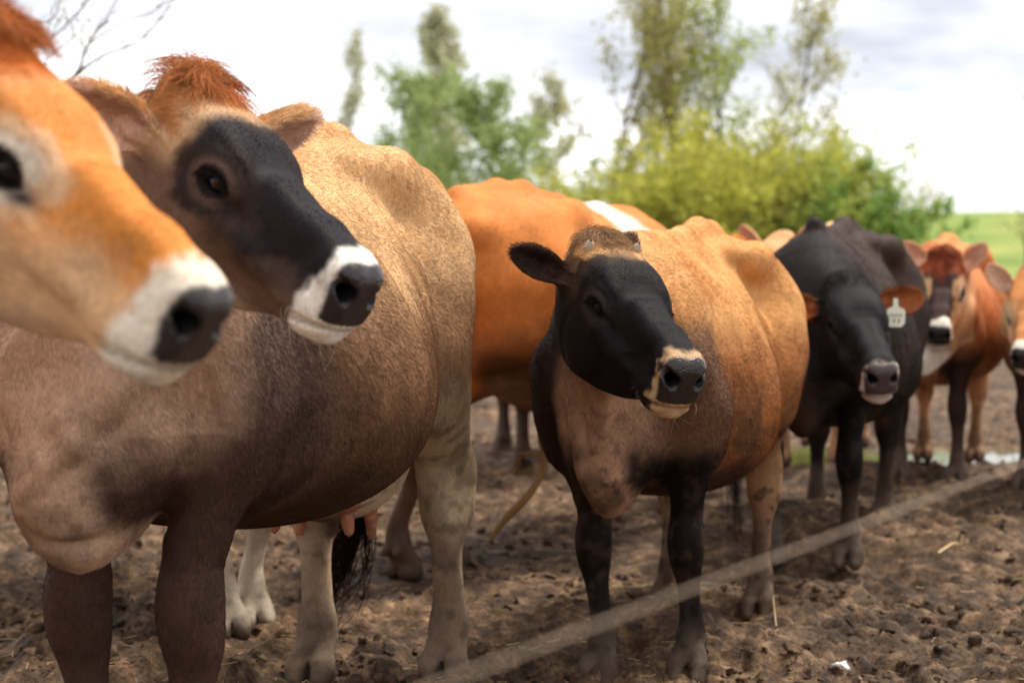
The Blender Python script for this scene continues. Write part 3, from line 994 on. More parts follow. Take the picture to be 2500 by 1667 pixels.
def fur(info, colors, root_ob, n, seed, rad=.00045, long=1.0):
    rng = np.random.default_rng(seed)
    V, F, N, s = info['V'], info['F'], info['N'], info['s']
    cy, sy = math.cos(info['yaw']), math.sin(info['yaw'])
    RZ = np.array([[cy, -sy, 0], [sy, cy, 0], [0, 0, 1]])
    cen = V[F].mean(1)
    ar = np.linalg.norm(np.cross(V[F[:, 2]] - V[F[:, 0]], V[F[:, 3]] - V[F[:, 1]]), axis=1) * .5
    fn = N[F[:, 0]]
    wc = (cen * s) @ RZ.T + info['root']
    v = CAM - wc
    dist = np.linalg.norm(v, axis=1)
    facing = ((fn @ RZ.T) * v).sum(1) / dist
    px = W_PX / 2 + F_PX * wc[:, 0] / np.maximum(wc[:, 1], .3)
    py = 680 + F_PX * (CAM[2] - wc[:, 2]) / np.maximum(wc[:, 1], .3)
    w = ar * (facing > -.35) * (px > -450) * (px < 2950) * (py > -350) * (py < 2000)
    w *= 1 + 1.6 * info['head'][F[:, 0]] - .3 * (cen[:, 2] < .5)
    w *= (1 - np.maximum(info["wet"], info["hole"])[F[:, 0]]) * (1 - info['teat'][F[:, 0]]) * (cen[:, 2] > .05)
    hx, hy, hz = info['Hc'][F[:, 0]].T
    eye = np.sqrt(((hx - .195) / 1.25) ** 2 + (hz + .037) ** 2)
    w *= ~((eye < .030) & (np.abs(hy) > .045) & (np.abs(hy) < .13) & (info['head'][F[:, 0]] > .5))
    f = rng.choice(len(F), n, p=w / w.sum())
    a, b = rng.random(n), rng.random(n)
    q = F[f]
    bw = np.stack([(1 - a) * (1 - b), a * (1 - b), a * b, (1 - a) * b], 1)
    r = (V[q] * bw[..., None]).sum(1)
    nn = (N[q] * bw[..., None]).sum(1); nn /= np.linalg.norm(nn, axis=1, keepdims=True) + 1e-9
    cc = (colors[q] * bw[..., None]).sum(1)
    D = comb_dir(info)
    dd = (D[q] * bw[..., None]).sum(1)
    swirl = np.stack([vnoise(r, 5, 3 + i) for i in range(3)], 1)
    dd = dd / (np.linalg.norm(dd, axis=1, keepdims=True) + 1e-9) + (.16 - .09 * info['head'][q[:, 0]])[:, None] * swirl
    hm, em = info['head'][q[:, 0]], info['ear'][q[:, 0]]
    L = .0118 * (1 - .50 * hm) + .0015 * em
    z = r[:, 2]
    L *= 1 - .35 * (z < .5)
    L *= rng.uniform(.6, 1.25, n) * long * (1 + .5 * np.clip(vnoise(r, 7, 5), -.5, 1) * (1 - hm))
    Hq = info['Hc'][q[:, 0]]
    pm = hm * (1 - sst(.02, .10, Hq[:, 0])) * sst(-.05, 0, Hq[:, 2])
    L *= 1 + 1.1 * pm
    lift = .38 + .25 * em + .5 * pm
    t = np.linspace(0, 1, 4)
    d = dd + .22 * rng.normal(size=(n, 3))
    d = d - nn * (d * nn).sum(1, keepdims=True)
    d /= np.linalg.norm(d, axis=1, keepdims=True) + 1e-9
    P = r[:, None] - nn[:, None] * .001 + L[:, None, None] * (d[:, None] * t[None, :, None] + nn[:, None] * (lift[:, None] * (t - .5 * t * t)[None])[..., None])
    clump = 1 + .16 * vnoise(r, 45, 9) + .14 * vnoise(r, 130, 10)
    col = cc * (clump * rng.uniform(.80, 1.22, n))[:, None]
    return hair_object('fur', P * s, np.clip(col, .003, .95), rad * rng.uniform(.8, 1.3, n), M_HAIR, root_ob)

def build_cow(key, name='cow'):
    cf = HERD[key]
    info = sculpt(cf)
    col = coat(info, PAL[key])
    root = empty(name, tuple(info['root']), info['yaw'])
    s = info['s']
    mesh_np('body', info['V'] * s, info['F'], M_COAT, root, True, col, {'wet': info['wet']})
    hp, hs = info['hp'], info['hs']
    for sg in (-1, 1):
        r = .0300 * hs * s
        u, v_ = np.meshgrid(np.linspace(0, 2 * math.pi, 29)[:-1], np.linspace(0, math.pi, 17), indexing='ij')
        pts = np.stack([np.cos(u) * np.sin(v_), np.sin(u) * np.sin(v_), np.cos(v_)], -1)
        pts = pts.reshape(-1, 3) * np.array([1, 1, 1])
        c0 = np.asarray(hp(.195, sg * .0665, -.036)) * s
        nu, nv = 28, 17
        F = [(i * nv + j, i * nv + j + 1, ((i + 1) % nu) * nv + j + 1, ((i + 1) % nu) * nv + j) for i in range(nu) for j in range(nv - 1)]
        mesh_np('eye', c0 + pts * r, np.array(F), M_EYE, root)
    if cf.get('fur'):
        fur(info, col, root, cf['fur'], ord(key), cf.get('frad', .00045), cf.get('flen', 1.0))
    for fn in cf.get('hairs', []):
        fn(info, root)
    tag(root, cf['label'], 'cow', 'herd of dairy cows standing in the muddy yard')
    return info, root
PAL = {}
def d_marks_shade(c, V, N, Hc, n1, n2, hm):
    x, y, z = V.T
    hx, hy, hz = Hc.T
    c = mixc(c, K(205, 150, 94), sst(.30, .40, x) * sst(1.05, 1.16, z + .03 * n1 + .10 * sst(-.02, .06, y)) * (1 - hm))
    c = mixc(c, K(46, 34, 29), sst(.40, .50, x) * sst(-.10, -.17, y + .02 * n1) * (1 - sst(1.0, 1.12, z)) * (1 - hm))  # dark shoulder on the side away from the sun, shade painted into the coat
    c = mixc(c, K(104, 74, 54), sst(.42, .54, x) * sst(.10, .17, y + .02 * n1) * (1 - sst(.96, 1.08, z)) * sst(.66, .74, z) * (1 - hm))
    band = (np.abs(hy) < .088) * sst(.005, .03, hx + .012 * n2) * (1 - sst(.075, .105, hx + .02 * n2)) * sst(-.06, -.02, hz) * (.35 + .65 * sst(.02, .05, np.abs(hy) + .012 * n2)) * hm
    c = mixc(c, K(196, 152, 102), band)
    return c
dark_mud = K(70, 60, 52)
PAL['a'] = dict(side=K(196, 140, 84), top=K(205, 145, 82), belly=K(170, 125, 85), chest=K(190, 140, 92), neck=K(196, 132, 74), thigh=K(170, 110, 66), foreleg=K(150, 105, 70), hindleg=K(190, 150, 110),
    cheek=K(216, 172, 128), face=K(206, 132, 62), jaw=K(208, 172, 138), brow=K(212, 150, 92), poll=K(178, 98, 42), eyering=K(226, 208, 186), eyering2=K(218, 176, 134), muzzle=K(232, 218, 196),
    nose=K(48, 40, 40), earout=K(206, 140, 76), earin=K(214, 150, 118), m0=.415, mt=.75, pl=.08, facem=.9, fdeep=-.03)
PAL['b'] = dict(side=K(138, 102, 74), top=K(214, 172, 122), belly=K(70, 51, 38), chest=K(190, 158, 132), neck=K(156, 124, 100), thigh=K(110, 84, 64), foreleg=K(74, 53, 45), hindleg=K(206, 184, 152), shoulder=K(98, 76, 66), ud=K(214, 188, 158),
    shank=K(120, 92, 74), cheek=K(108, 83, 67), face=K(36, 31, 33), jaw=K(206, 192, 174), brow=K(196, 160, 122), poll=K(190, 134, 84), eyering=K(98, 78, 66), er=.7, eyering2=K(48, 38, 35), muzzle=K(238, 232, 218),
    nose=K(46, 38, 39), earout=K(226, 184, 132), earin=K(232, 196, 174), m0=.430, mt=1.0, pl=.04, pw=.06, z0=.82, z1=1.18, b0=.58, b1=.86, fdeep=.02)
PAL['c'] = dict(side=K(190, 112, 52), top=K(204, 128, 66), belly=K(120, 74, 44), chest=K(200, 120, 56), neck=K(200, 116, 48), thigh=K(122, 80, 50), foreleg=K(140, 86, 46), hindleg=K(96, 70, 52), ud=K(150, 116, 92),
    cheek=K(190, 110, 50), face=K(190, 110, 50), jaw=K(190, 120, 60), brow=K(190, 110, 50), poll=K(180, 100, 46), eyering=K(190, 120, 60), eyering2=K(190, 110, 50), muzzle=K(220, 200, 180), nose=K(80, 60, 56),
    earout=K(190, 110, 50), earin=K(190, 140, 110), sh=0, b0=.52, b1=.70, th=0, extra=[lambda c, V, N, Hc, n1, n2, hm: mixc(c, K(226, 214, 198), sst(.06, .13, V[:, 0] + .05 * n1 - .25 * (1.25 - V[:, 2])) * (1 - sst(.28, .35, V[:, 0] + .05 * n1 - .25 * (1.25 - V[:, 2]))) * sst(.95, 1.1, V[:, 2]) * (1 - hm))])
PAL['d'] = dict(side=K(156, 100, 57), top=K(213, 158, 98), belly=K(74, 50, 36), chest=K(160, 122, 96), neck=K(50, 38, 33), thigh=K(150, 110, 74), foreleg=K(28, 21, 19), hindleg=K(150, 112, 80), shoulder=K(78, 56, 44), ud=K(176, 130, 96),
    shank=K(78, 62, 54), cheek=K(24, 19, 19), face=K(19, 17, 18), jaw=K(28, 21, 20), brow=K(60, 47, 38), poll=K(140, 108, 80), eyering=K(46, 38, 38), eyering2=K(24, 21, 21), muzzle=K(190, 156, 118),
    nose=K(44, 36, 34), earout=K(96, 74, 60), earin=K(56, 42, 36), m0=.458, mt=.45, pl=.03, sh=0, dirt=.75, extra=[d_marks_shade], z0=.86, z1=1.10, b0=.54, b1=.78)
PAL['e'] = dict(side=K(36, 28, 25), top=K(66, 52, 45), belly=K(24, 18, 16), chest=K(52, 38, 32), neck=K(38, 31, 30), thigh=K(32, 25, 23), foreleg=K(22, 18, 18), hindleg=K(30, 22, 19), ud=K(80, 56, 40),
    cheek=K(28, 24, 24), face=K(28, 26, 27), jaw=K(30, 26, 26), brow=K(32, 29, 30), poll=K(26, 22, 22), eyering=K(38, 32, 32), eyering2=K(26, 24, 25), muzzle=K(208, 192, 176), nose=K(70, 60, 60),
    earout=K(52, 42, 38), earin=K(150, 86, 48), m0=.452, mt=.5)
PAL['f'] = dict(side=K(176, 104, 58), top=K(204, 134, 80), belly=K(170, 116, 76), chest=K(170, 112, 74), neck=K(170, 102, 60), thigh=K(176, 120, 80), foreleg=K(62, 46, 40), hindleg=K(196, 146, 104), shoulder=K(176, 108, 62), ud=None,
    cheek=K(206, 154, 108), face=K(64, 46, 44), jaw=K(200, 158, 118), brow=K(134, 66, 38), poll=K(126, 58, 32), eyering=K(226, 198, 164), eyering2=K(212, 166, 120), muzzle=K(238, 226, 206), nose=K(54, 48, 48),
    earout=K(202, 138, 82), earin=K(226, 180, 150), m0=.43, mt=.4, pl=.13, fdeep=-.06)
PAL['g'] = dict(PAL['f'], face=K(190, 126, 76), brow=K(212, 150, 92), poll=K(196, 130, 74), cheek=K(216, 166, 120))
PAL['h'] = dict(PAL['c'], shank=K(222, 206, 182), foreleg=K(222, 206, 182), hindleg=K(222, 206, 182), belly=K(170, 100, 50))
PAL['i'] = dict(PAL['c'], foreleg=K(60, 46, 40), hindleg=K(58, 44, 38), side=K(110, 74, 50), top=K(150, 104, 66), belly=K(60, 44, 36))
PAL['j'] = dict(PAL['a'], brow=K(214, 164, 116), poll=K(206, 150, 100), face=K(206, 150, 100), earout=K(214, 164, 116), neck=K(214, 164, 116), foreleg=K(206, 150, 104), hindleg=K(206, 150, 104), side=K(214, 160, 110), top=K(224, 176, 128))
# ------------------------------------------------------------------ muddy yard
def ground_base(x, y):
    return .09 * sst(6.4, 7.7, y) - .02 * sst(8.6, 9.3, y)

def mud_height(x, y, r):
    P = np.stack([x, y, np.zeros_like(x)], 1)
    h = .030 * fbm(P, 1.1, 2, 50)
    b1 = np.abs(vnoise(P, 5.5, 61)) ; b2 = np.abs(vnoise(P, 12, 62)); b3 = np.abs(vnoise(P, 27, 63)); b4 = np.abs(vnoise(P, 55, 64))
    warp = P + .05 * np.stack([vnoise(P, 7, 71), vnoise(P, 7, 72), 0 * x], 1)
    l1 = vnoise(warp, 9, 65); l2 = vnoise(warp, 21, 66); l3 = vnoise(P, 48, 67)
    rough = .35 + .65 * sst(-.3, .4, vnoise(P, .8, 80))
    fine = 1 - sst(8, 16, r)
    h = h + rough * (.030 * (b1 - .3) + .034 * np.maximum(l1, -.35) + fine * (.022 * np.maximum(l2, -.35) + .010 * (b3 - .3) + .008 * (b4 - .3) + .006 * l3))
    hp_ = vnoise(P, 3.1, 90)
    h = h - .035 * sst(.45, .75, hp_)
    pud = sst(1.0, .55, np.sqrt(((x - 2.1) / 1.9) ** 2 + ((y - 9.75) / .95) ** 2) + .18 * vnoise(P, 1.6, 95))
    h = h * (1 - .85 * pud) - .05 * pud
    flat = sst(30, 60, r)
    return ground_base(x, y) + h * (1 - flat)

def build_ground():
    rr = [0.25]
    while rr[-1] < 900:
        r = rr[-1]
        st = .04 if r < 3.4 else (.0022 if r < 8 else (.0032 if r < 15 else (.02 if r < 60 else .12)))
        if r < 3.4: st = .05
        rr.append(r * (1 + st))
    rr = np.array(rr)
    th = np.concatenate([np.arange(-math.pi, -.55, .06), np.arange(-.55, .55, .0024), np.arange(.55, math.pi, .06)])
    A, B = np.meshgrid(rr, th, indexing='ij')
    x, y = (A * np.sin(B)).ravel(), (A * np.cos(B)).ravel()
    z = mud_height(x, y, A.ravel())
    z = np.where(A.ravel() > 24, z - .25 * sst(24, 30, A.ravel()), z)
    V = np.stack([x, y, z], 1)
    nr, nt_ = len(rr), len(th)
    i, j = np.meshgrid(np.arange(nr - 1), np.arange(nt_), indexing='ij')
    i, j = i.ravel(), j.ravel()
    j2 = (j + 1) % nt_
    F = np.stack([i * nt_ + j, (i + 1) * nt_ + j, (i + 1) * nt_ + j2, i * nt_ + j2], 1)[:, ::-1]
    V = np.vstack([V, [[0, 0, 0]]])
    cap = np.stack([np.full(nt_, len(V) - 1), np.arange(nt_), (np.arange(nt_) + 1) % nt_, (np.arange(nt_) + 1) % nt_], 1)
    o = mesh_np('mud_ground', V, F, M_MUD)
    tag(o, kind='structure')
    return o

def mud_material():
    m = bpy.data.materials.new('mud')
    m.use_nodes = True
    t = m.node_tree
    b = t.nodes['Principled BSDF']
    g = t.nodes.new('ShaderNodeNewGeometry')
    def noise(scale, det=4, rough=.55):
        n = t.nodes.new('ShaderNodeTexNoise')
        n.inputs['Scale'].default_value = scale; n.inputs['Detail'].default_value = det; n.inputs['Roughness'].default_value = rough
        t.links.new(g.outputs['Position'], n.inputs['Vector'])
        return n
    def ramp(src, stops):
        r = t.nodes.new('ShaderNodeValToRGB')
        e = r.color_ramp.elements
        e[0].position, e[0].color = stops[0][0], (*stops[0][1], 1)
        e[1].position, e[1].color = stops[-1][0], (*stops[-1][1], 1)
        for p, c in stops[1:-1]:
            q = e.new(p); q.color = (*c, 1)
        t.links.new(src.outputs['Fac'], r.inputs[0])
        return r
    n1, n2, n3, n4 = noise(1.3, 5), noise(14, 6, .62), noise(70, 4, .6), noise(260, 3)
    c1 = ramp(n2, [(.30, (.034, .022, .014)), (.47, (.080, .047, .025)), (.58, (.158, .097, .054)), (.72, (.28, .19, .115))])
    c2 = ramp(n1, [(.35, (.62, .60, .58)), (.65, (1.35, 1.30, 1.22))])
    mx = t.nodes.new('ShaderNodeMix'); mx.data_type = 'RGBA'; mx.blend_type = 'MULTIPLY'; mx.inputs[0].default_value = 1
    t.links.new(c1.outputs[0], mx.inputs[6]); t.links.new(c2.outputs[0], mx.inputs[7])
    c3 = ramp(n3, [(.36, (.50, .48, .46)), (.5, (1, 1, 1)), (.66, (1.5, 1.42, 1.3))])
    mx2 = t.nodes.new('ShaderNodeMix'); mx2.data_type = 'RGBA'; mx2.blend_type = 'MULTIPLY'; mx2.inputs[0].default_value = .85
    t.links.new(mx.outputs[2], mx2.inputs[6]); t.links.new(c3.outputs[0], mx2.inputs[7])
    t.links.new(mx2.outputs[2], b.inputs['Base Color'])
    b.inputs['Roughness'].default_value = .82
    b.inputs['Specular IOR Level'].default_value = .3
    bp = t.nodes.new('ShaderNodeBump'); bp.inputs['Strength'].default_value = .8; bp.inputs['Distance'].default_value = .012
    bp2 = t.nodes.new('ShaderNodeBump'); bp2.inputs['Strength'].default_value = .7; bp2.inputs['Distance'].default_value = .004
    t.links.new(n3.outputs['Fac'], bp.inputs['Height']); t.links.new(n4.outputs['Fac'], bp2.inputs['Height'])
    t.links.new(bp.outputs[0], bp2.inputs['Normal']); t.links.new(bp2.outputs[0], b.inputs['Normal'])
    return m

M_MUD = mud_material()
build_ground()

# loose clods, broken lumps of the same mud
def icosphere():
    p = (1 + 5 ** .5) / 2
    v = np.array([(-1, p, 0), (1, p, 0), (-1, -p, 0), (1, -p, 0), (0, -1, p), (0, 1, p), (0, -1, -p), (0, 1, -p), (p, 0, -1), (p, 0, 1), (-p, 0, -1), (-p, 0, 1)], float)
    f = [(0, 11, 5), (0, 5, 1), (0, 1, 7), (0, 7, 10), (0, 10, 11), (1, 5, 9), (5, 11, 4), (11, 10, 2), (10, 7, 6), (7, 1, 8), (3, 9, 4), (3, 4, 2), (3, 2, 6), (3, 6, 8), (3, 8, 9), (4, 9, 5), (2, 4, 11), (6, 2, 10), (8, 6, 7), (9, 8, 1)]
    v /= np.linalg.norm(v[0])
    for _ in range(1):
        mid, nf, vv = {}, [], list(v)
        def mp_(a, b):
            k = (min(a, b), max(a, b))
            if k not in mid:
                q = (vv[a] + vv[b]) / 2; vv.append(q / np.linalg.norm(q)); mid[k] = len(vv) - 1
            return mid[k]
        for a, b, c in f:
            x, y, z = mp_(a, b), mp_(b, c), mp_(c, a)
            nf += [(a, x, z), (b, y, x), (c, z, y), (x, y, z)]
        v, f = np.array(vv), nf
    return v, np.array(f)

def clods(n=12000, seed=5):
    rng = np.random.default_rng(seed)
    v0, f0 = icosphere()
    d = 3.9 * np.exp(rng.random(n) * math.log(15 / 3.9))
    x = d * rng.uniform(-.42, .42, n)
    keep = (fbm(np.stack([x, d, 0 * x], 1), 1.4, 2, 77) > -.25)
    x, d = x[keep], d[keep]
    n = len(x)
    r = .004 + .014 * rng.random(n) ** 4 + .010 * (rng.random(n) < .03)
    z = mud_height(x, d, d)
    A = rng.normal(size=(n, 3, 3)) * .28 + np.eye(3)
    Vv = np.einsum('nij,kj->nki', A, v0)
    nz_ = vnoise((v0[None] * 1.7 + rng.uniform(0, 50, (n, 1, 3))).reshape(-1, 3), 1.0, 3).reshape(n, -1)
    Vv = Vv * (1 + .75 * nz_)[..., None] * r[:, None, None]
    Vv[..., 2] *= .8
    Vv += np.stack([x, d, z + r * .2], 1)[:, None]
    F = (f0[None] + (np.arange(n) * len(v0))[:, None, None]).reshape(-1, 3)
    tag(mesh_np('mud_clods', Vv.reshape(-1, 3), F, M_MUD), kind='stuff')
clods()

# straw bits trodden into the mud
def straw(n, seed, col, name, lo, hi, rad):
    rng = np.random.default_rng(seed)
    m = MB()
    d = 4.0 * np.exp(rng.random(n) * math.log(12 / 4.0))
    x = d * rng.uniform(-.40, .40, n)
    z = mud_height(x, d, d)
    for i in range(n):
        L = rng.uniform(lo, hi)
        a = rng.uniform(0, 6.28)
        b = rng.normal(0, .25)
        q = np.array([[t * math.cos(a + b * t), t * math.sin(a + b * t), .35 * abs(rng.normal(0, .3)) * t] for t in np.linspace(-.5, .5, 4)]) * L
        m.tube(q + np.array([x[i], d[i], z[i] + .006]), rad * rng.uniform(.7, 1.3), 4)
    mt = plain(name + '_fibre', col, .7, .2)
    tag(m.build(name, mt), kind='stuff')
straw(900, 3, tuple(K(196, 166, 118)), 'straw_litter', .02, .09, .0011)
straw(700, 8, tuple(K(120, 92, 62)), 'chaff_litter', .015, .05, .0016)

def single_straw(name, pts, rad, col, label, cat, mat=None):
    m = MB()
    P = catmull(pts, 14)
    m.tube(P, np.linspace(rad, rad * .5, 14), 6)
    return tag(m.build(name, mat or plain(name + '_fibre', col, .65, .25)), label, cat)

g1 = gp(2245, 1375, .09); g2 = gp(2310, 1345, .09)
zz = lambda q, h: np.array([q[0], q[1], float(mud_height(np.array([q[0]]), np.array([q[1]]), np.array([q[1]]))[0]) + h])
single_straw('straw_stalk', [zz(gp(2290, 1368, .03), .008), zz(gp(2325, 1352, .03), .02), zz(gp(2345, 1352, .03), .06), zz(gp(2350, 1352, .03), .10)],
             .0045, K(214, 182, 132), 'single pale straw stalk sticking up from bare mud at the right', 'straw')
single_straw('straw_stalk', [zz(gp(1895, 1560), .006), zz(gp(1890, 1530), .03), zz(gp(1888, 1500), .05)],
             .0022, K(190, 160, 112), 'thin straw stalk leaning beside the rear hoof of the horn-stubbed cow', 'straw')

# white scrap lying on the mud
def scrap(px, py, size, label, seed):
    c = zz(gp(px, py), .012)
    rng = np.random.default_rng(seed)
    n = 9
    u, v = np.meshgrid(np.linspace(-1, 1, n), np.linspace(-1, 1, n), indexing='ij')
    P = np.stack([u.ravel(), v.ravel() * .7, np.zeros(n * n)], 1)
    P[:, :2] *= (1 + .35 * vnoise(P, 1.4, seed))[:, None]
    P[:, 2] = .35 * vnoise(P, 1.1, seed + 1) + .12 * vnoise(P, 3, seed + 2)
    P = P * size
    top = P + c
    bot = P * np.array([.97, .97, 1]) + c - np.array([0, 0, .004])
    F = []
    for i in range(n - 1):
        for j in range(n - 1):
            q = (i * n + j, (i + 1) * n + j, (i + 1) * n + j + 1, i * n + j + 1)
            F += [q, tuple(k + n * n for k in q[::-1])]
    ring = [i * n for i in range(n)] + [(n - 1) * n + j for j in range(1, n)] + [i * n + n - 1 for i in range(n - 2, -1, -1)] + [j for j in range(n - 2, 0, -1)]
    for a, b in zip(ring, ring[1:] + ring[:1]): F.append((a, b, b + n * n, a + n * n))
    return tag(mesh_np('white_scrap', np.vstack([top, bot]), np.array(F), plain('scrap_white', (.80, .80, .80), .5)), label, 'scrap')
scrap(2050, 1618, .022, 'crumpled white scrap lying on the mud in the lower right', 3)

# puddle behind the black cow
def puddle():
    n = 90
    a = np.linspace(0, 2 * math.pi, n, endpoint=False)
    V = [[2.1, 9.75, 0.028]]
    for t in a:
        k = 1.0
        V.append([2.1 + 2.2 * math.cos(t) * k, 9.75 + 1.2 * math.sin(t) * k, .028])
    F = [(0, 1 + i, 1 + (i + 1) % n) for i in range(n)]
    m = plain('puddle_water', (.13, .12, .045), .06, .5)
    tag(mesh_np('puddle', np.array(V), np.array(F), m, smooth=False), kind='structure')
puddle()

# grass slope in the distance
def hill():
    nx, ny = 90, 70
    X = np.linspace(-150, 220, nx)
    Y = 24 * np.exp(np.linspace(0, 1, ny) * math.log(420 / 24))
    A, B = np.meshgrid(X, Y, indexing='ij')
    P = np.stack([A.ravel() * .02, B.ravel() * .02, 0 * A.ravel()], 1)
    z = -.12 + 5.1 * sst(26, 112, B.ravel()) ** .8 * (1 + .05 * sst(0, 60, A.ravel())) + .25 * vnoise(P, 1.0, 4) * sst(30, 60, B.ravel())
    V = np.stack([A.ravel(), B.ravel(), z], 1)
    i, j = np.meshgrid(np.arange(nx - 1), np.arange(ny - 1), indexing='ij')
    i, j = i.ravel(), j.ravel()
    F = np.stack([i * ny + j, (i + 1) * ny + j, (i + 1) * ny + j + 1, i * ny + j + 1], 1)
    m = bpy.data.materials.new('grass')
    m.use_nodes = True
    t = m.node_tree
    b = t.nodes['Principled BSDF']
    g = t.nodes.new('ShaderNodeNewGeometry')
    n = t.nodes.new('ShaderNodeTexNoise'); n.inputs['Scale'].default_value = .22; n.inputs['Detail'].default_value = 8; n.inputs['Roughness'].default_value = .65
    t.links.new(g.outputs['Position'], n.inputs['Vector'])
    r = t.nodes.new('ShaderNodeValToRGB')
    e = r.color_ramp.elements
    e[0].position, e[0].color = .32, (.14, .20, .045, 1)
    e[1].position, e[1].color = .70, (.36, .33, .10, 1)
    q = e.new(.5); q.color = (.21, .27, .065, 1)
    t.links.new(n.outputs['Fac'], r.inputs[0]); t.links.new(r.outputs[0], b.inputs['Base Color'])
    b.inputs['Roughness'].default_value = .9
    b.inputs['Specular IOR Level'].default_value = .1
    tag(mesh_np('grass_hill', V, F, m), kind='structure')
hill()
# ------------------------------------------------------------------ trees beyond the yard
def leaf_mat(name, col, var=.35):
    m = bpy.data.materials.new(name)
    m.use_nodes = True
    t = m.node_tree
    b = t.nodes['Principled BSDF']
    g = t.nodes.new('ShaderNodeNewGeometry')
    hsv = t.nodes.new('ShaderNodeHueSaturation')
    hsv.inputs['Color'].default_value = (*col, 1)
    mr = t.nodes.new('ShaderNodeMapRange')
    mr.inputs[3].default_value = 1 - var; mr.inputs[4].default_value = 1 + var
    t.links.new(g.outputs['Random Per Island'], mr.inputs[0])
    t.links.new(mr.outputs[0], hsv.inputs['Value'])
    t.links.new(hsv.outputs[0], b.inputs['Base Color'])
    b.inputs['Roughness'].default_value = .6
    b.inputs['Specular IOR Level'].default_value = .2
    tr = t.nodes.new('ShaderNodeBsdfTranslucent')
    t.links.new(hsv.outputs[0], tr.inputs[0])
    mx = t.nodes.new('ShaderNodeMixShader'); mx.inputs[0].default_value = .4
    t.links.new(b.outputs[0], mx.inputs[1]); t.links.new(tr.outputs[0], mx.inputs[2])
    t.links.new(mx.outputs[0], t.nodes['Material Output'].inputs[0])
    return m

M_BARK = plain('bark', (.13, .105, .085), .9, .1)
M_BARKP = plain('pale_bark', (.24, .21, .185), .9, .1)

def grow_tree(name, label, base, height, leaf, nleaf, lsize, seed, width=.3, stems=1, lean=0.0, bark=None, first=.12, nb=16, up=.9, cat='tree', group=None, trunk_r=None, jit=.020, patch=.5):
    """tapered stem(s), ascending limbs, twigs; leaves sit along the twigs"""
    rng = np.random.default_rng(seed)
    root = empty(name, base)
    m = MB()
    spots = []
    tr = trunk_r or height * .010
    def limb(p, d, L, r, bendup, n=7, sides=5, wob=.10):
        P = [p]
        dd = nrm(d)
        for i in range(n - 1):
            dd = nrm(dd + rng.normal(0, wob, 3) + np.array([0, 0, bendup]))
            P.append(P[-1] + dd * L / (n - 1))
        P = np.array(P)
        m.tube(P, np.linspace(r, r * .3, n), sides)
        return P
    def pick(P, t):
        k = t * (len(P) - 1)
        i = min(int(k), len(P) - 2)
        return P[i] + (P[i + 1] - P[i]) * (k - i), nrm(P[i + 1] - P[i])
    for s_ in range(stems):
        a = rng.uniform(0, 2 * math.pi)
        o = np.array([math.cos(a), math.sin(a), 0])
        if stems == 1:
            H, p0, d0, rr = height, np.zeros(3), np.array([lean, 0, 1.0]) + .04 * o, tr
        else:
            q = math.sqrt(rng.random())
            H = height * rng.uniform(.72, 1.02) * (1 - .30 * q * q)
            p0, d0, rr = o * q * width * height * .45, np.array([lean, 0, 1.0]) + o * q * .42, tr * .55
        S = limb(p0 - np.array([0, 0, .15]), d0, H, rr, .02, 10, 6, .05)
        for j in range(nb):
            t = first + (1 - first) * (j + rng.random()) / nb
            p, d = pick(S, min(t, .99))
            a = rng.uniform(0, 2 * math.pi)
            o = np.array([math.cos(a), math.sin(a), 0])
            L = height * width * rng.uniform(.55, 1.1) * (1.05 - .75 * abs(t - .38) ** .9) * (1 if stems == 1 else .55)
            B = limb(p, d * up + o * (1.25 - up * .6) + np.array([0, 0, .1]), L, rr * (1 - .75 * t) * .5, .05 * up, 7, 4, .12)
            for q_ in range(5):
                t2 = .25 + .7 * (q_ + rng.random()) / 5
                p2, d2 = pick(B, t2)
                o2 = nrm(rng.normal(size=3) + np.array([0, 0, .3]))
                C = limb(p2, d2 * .9 + o2 * .8, L * rng.uniform(.25, .5), rr * .16, .04, 5, 3, .15)
                for c_ in np.linspace(.2, 1, 6): spots.append(pick(C, min(c_, .99))[0])
            for c_ in np.linspace(.45, 1, 5): spots.append(pick(B, min(c_, .99))[0])
    m.build('trunk', bark or M_BARK, root)
    if nleaf:
        Tp = np.array(spots)
        w = np.clip(1 + patch * 2.2 * vnoise(Tp, 1.0 / max(height * .09, .25), seed), .03, 3)
        c = Tp[rng.choice(len(Tp), nleaf, p=w / w.sum())] + rng.normal(0, height * jit, (nleaf, 3))
        u = rng.normal(size=(nleaf, 3)); u /= np.linalg.norm(u, axis=1, keepdims=True)
        v = np.cross(u, rng.normal(size=(nleaf, 3))); v /= np.linalg.norm(v, axis=1, keepdims=True)
        sz = lsize * rng.uniform(.6, 1.4, nleaf)[:, None]
        V = np.stack([c - u * sz, c + v * sz * .55, c + u * sz, c - v * sz * .55], 1).reshape(-1, 3)
        mesh_np('crown', V, np.arange(nleaf * 4).reshape(-1, 4), leaf, root, smooth=False)
    tag(root, label, cat, group)
    return root

L_YG = leaf_mat('spring_leaf_yellow', (.52, .50, .09))
L_YG2 = leaf_mat('spring_leaf_lime', (.42, .47, .11))
L_OL = leaf_mat('olive_leaf', (.46, .42, .16))
L_GR = leaf_mat('fresh_leaf', (.24, .37, .09))
L_PALE = leaf_mat('pale_bud_leaf', (.54, .52, .36))
L_MID = leaf_mat('mid_green_leaf', (.36, .42, .17))

def hz(y):
    return -.12 + 5.1 * float(sst(26, 112, np.array([y]))[0]) ** .8
def tree_at(px, top, d, **kw):
    """tree whose trunk stands at photo column px, top at row top, d metres away"""
    b = at(px, 680, d)
    zb = hz(d) if d > 24 else 0.0
    h = at(px, top, d)[2] - zb
    return dict(base=(b[0], b[1], zb), height=h, **kw)

def T(name, label, px, top, d, **kw):
    k = tree_at(px, top, d)
    return grow_tree(name, label, k['base'], k['height'], **kw)

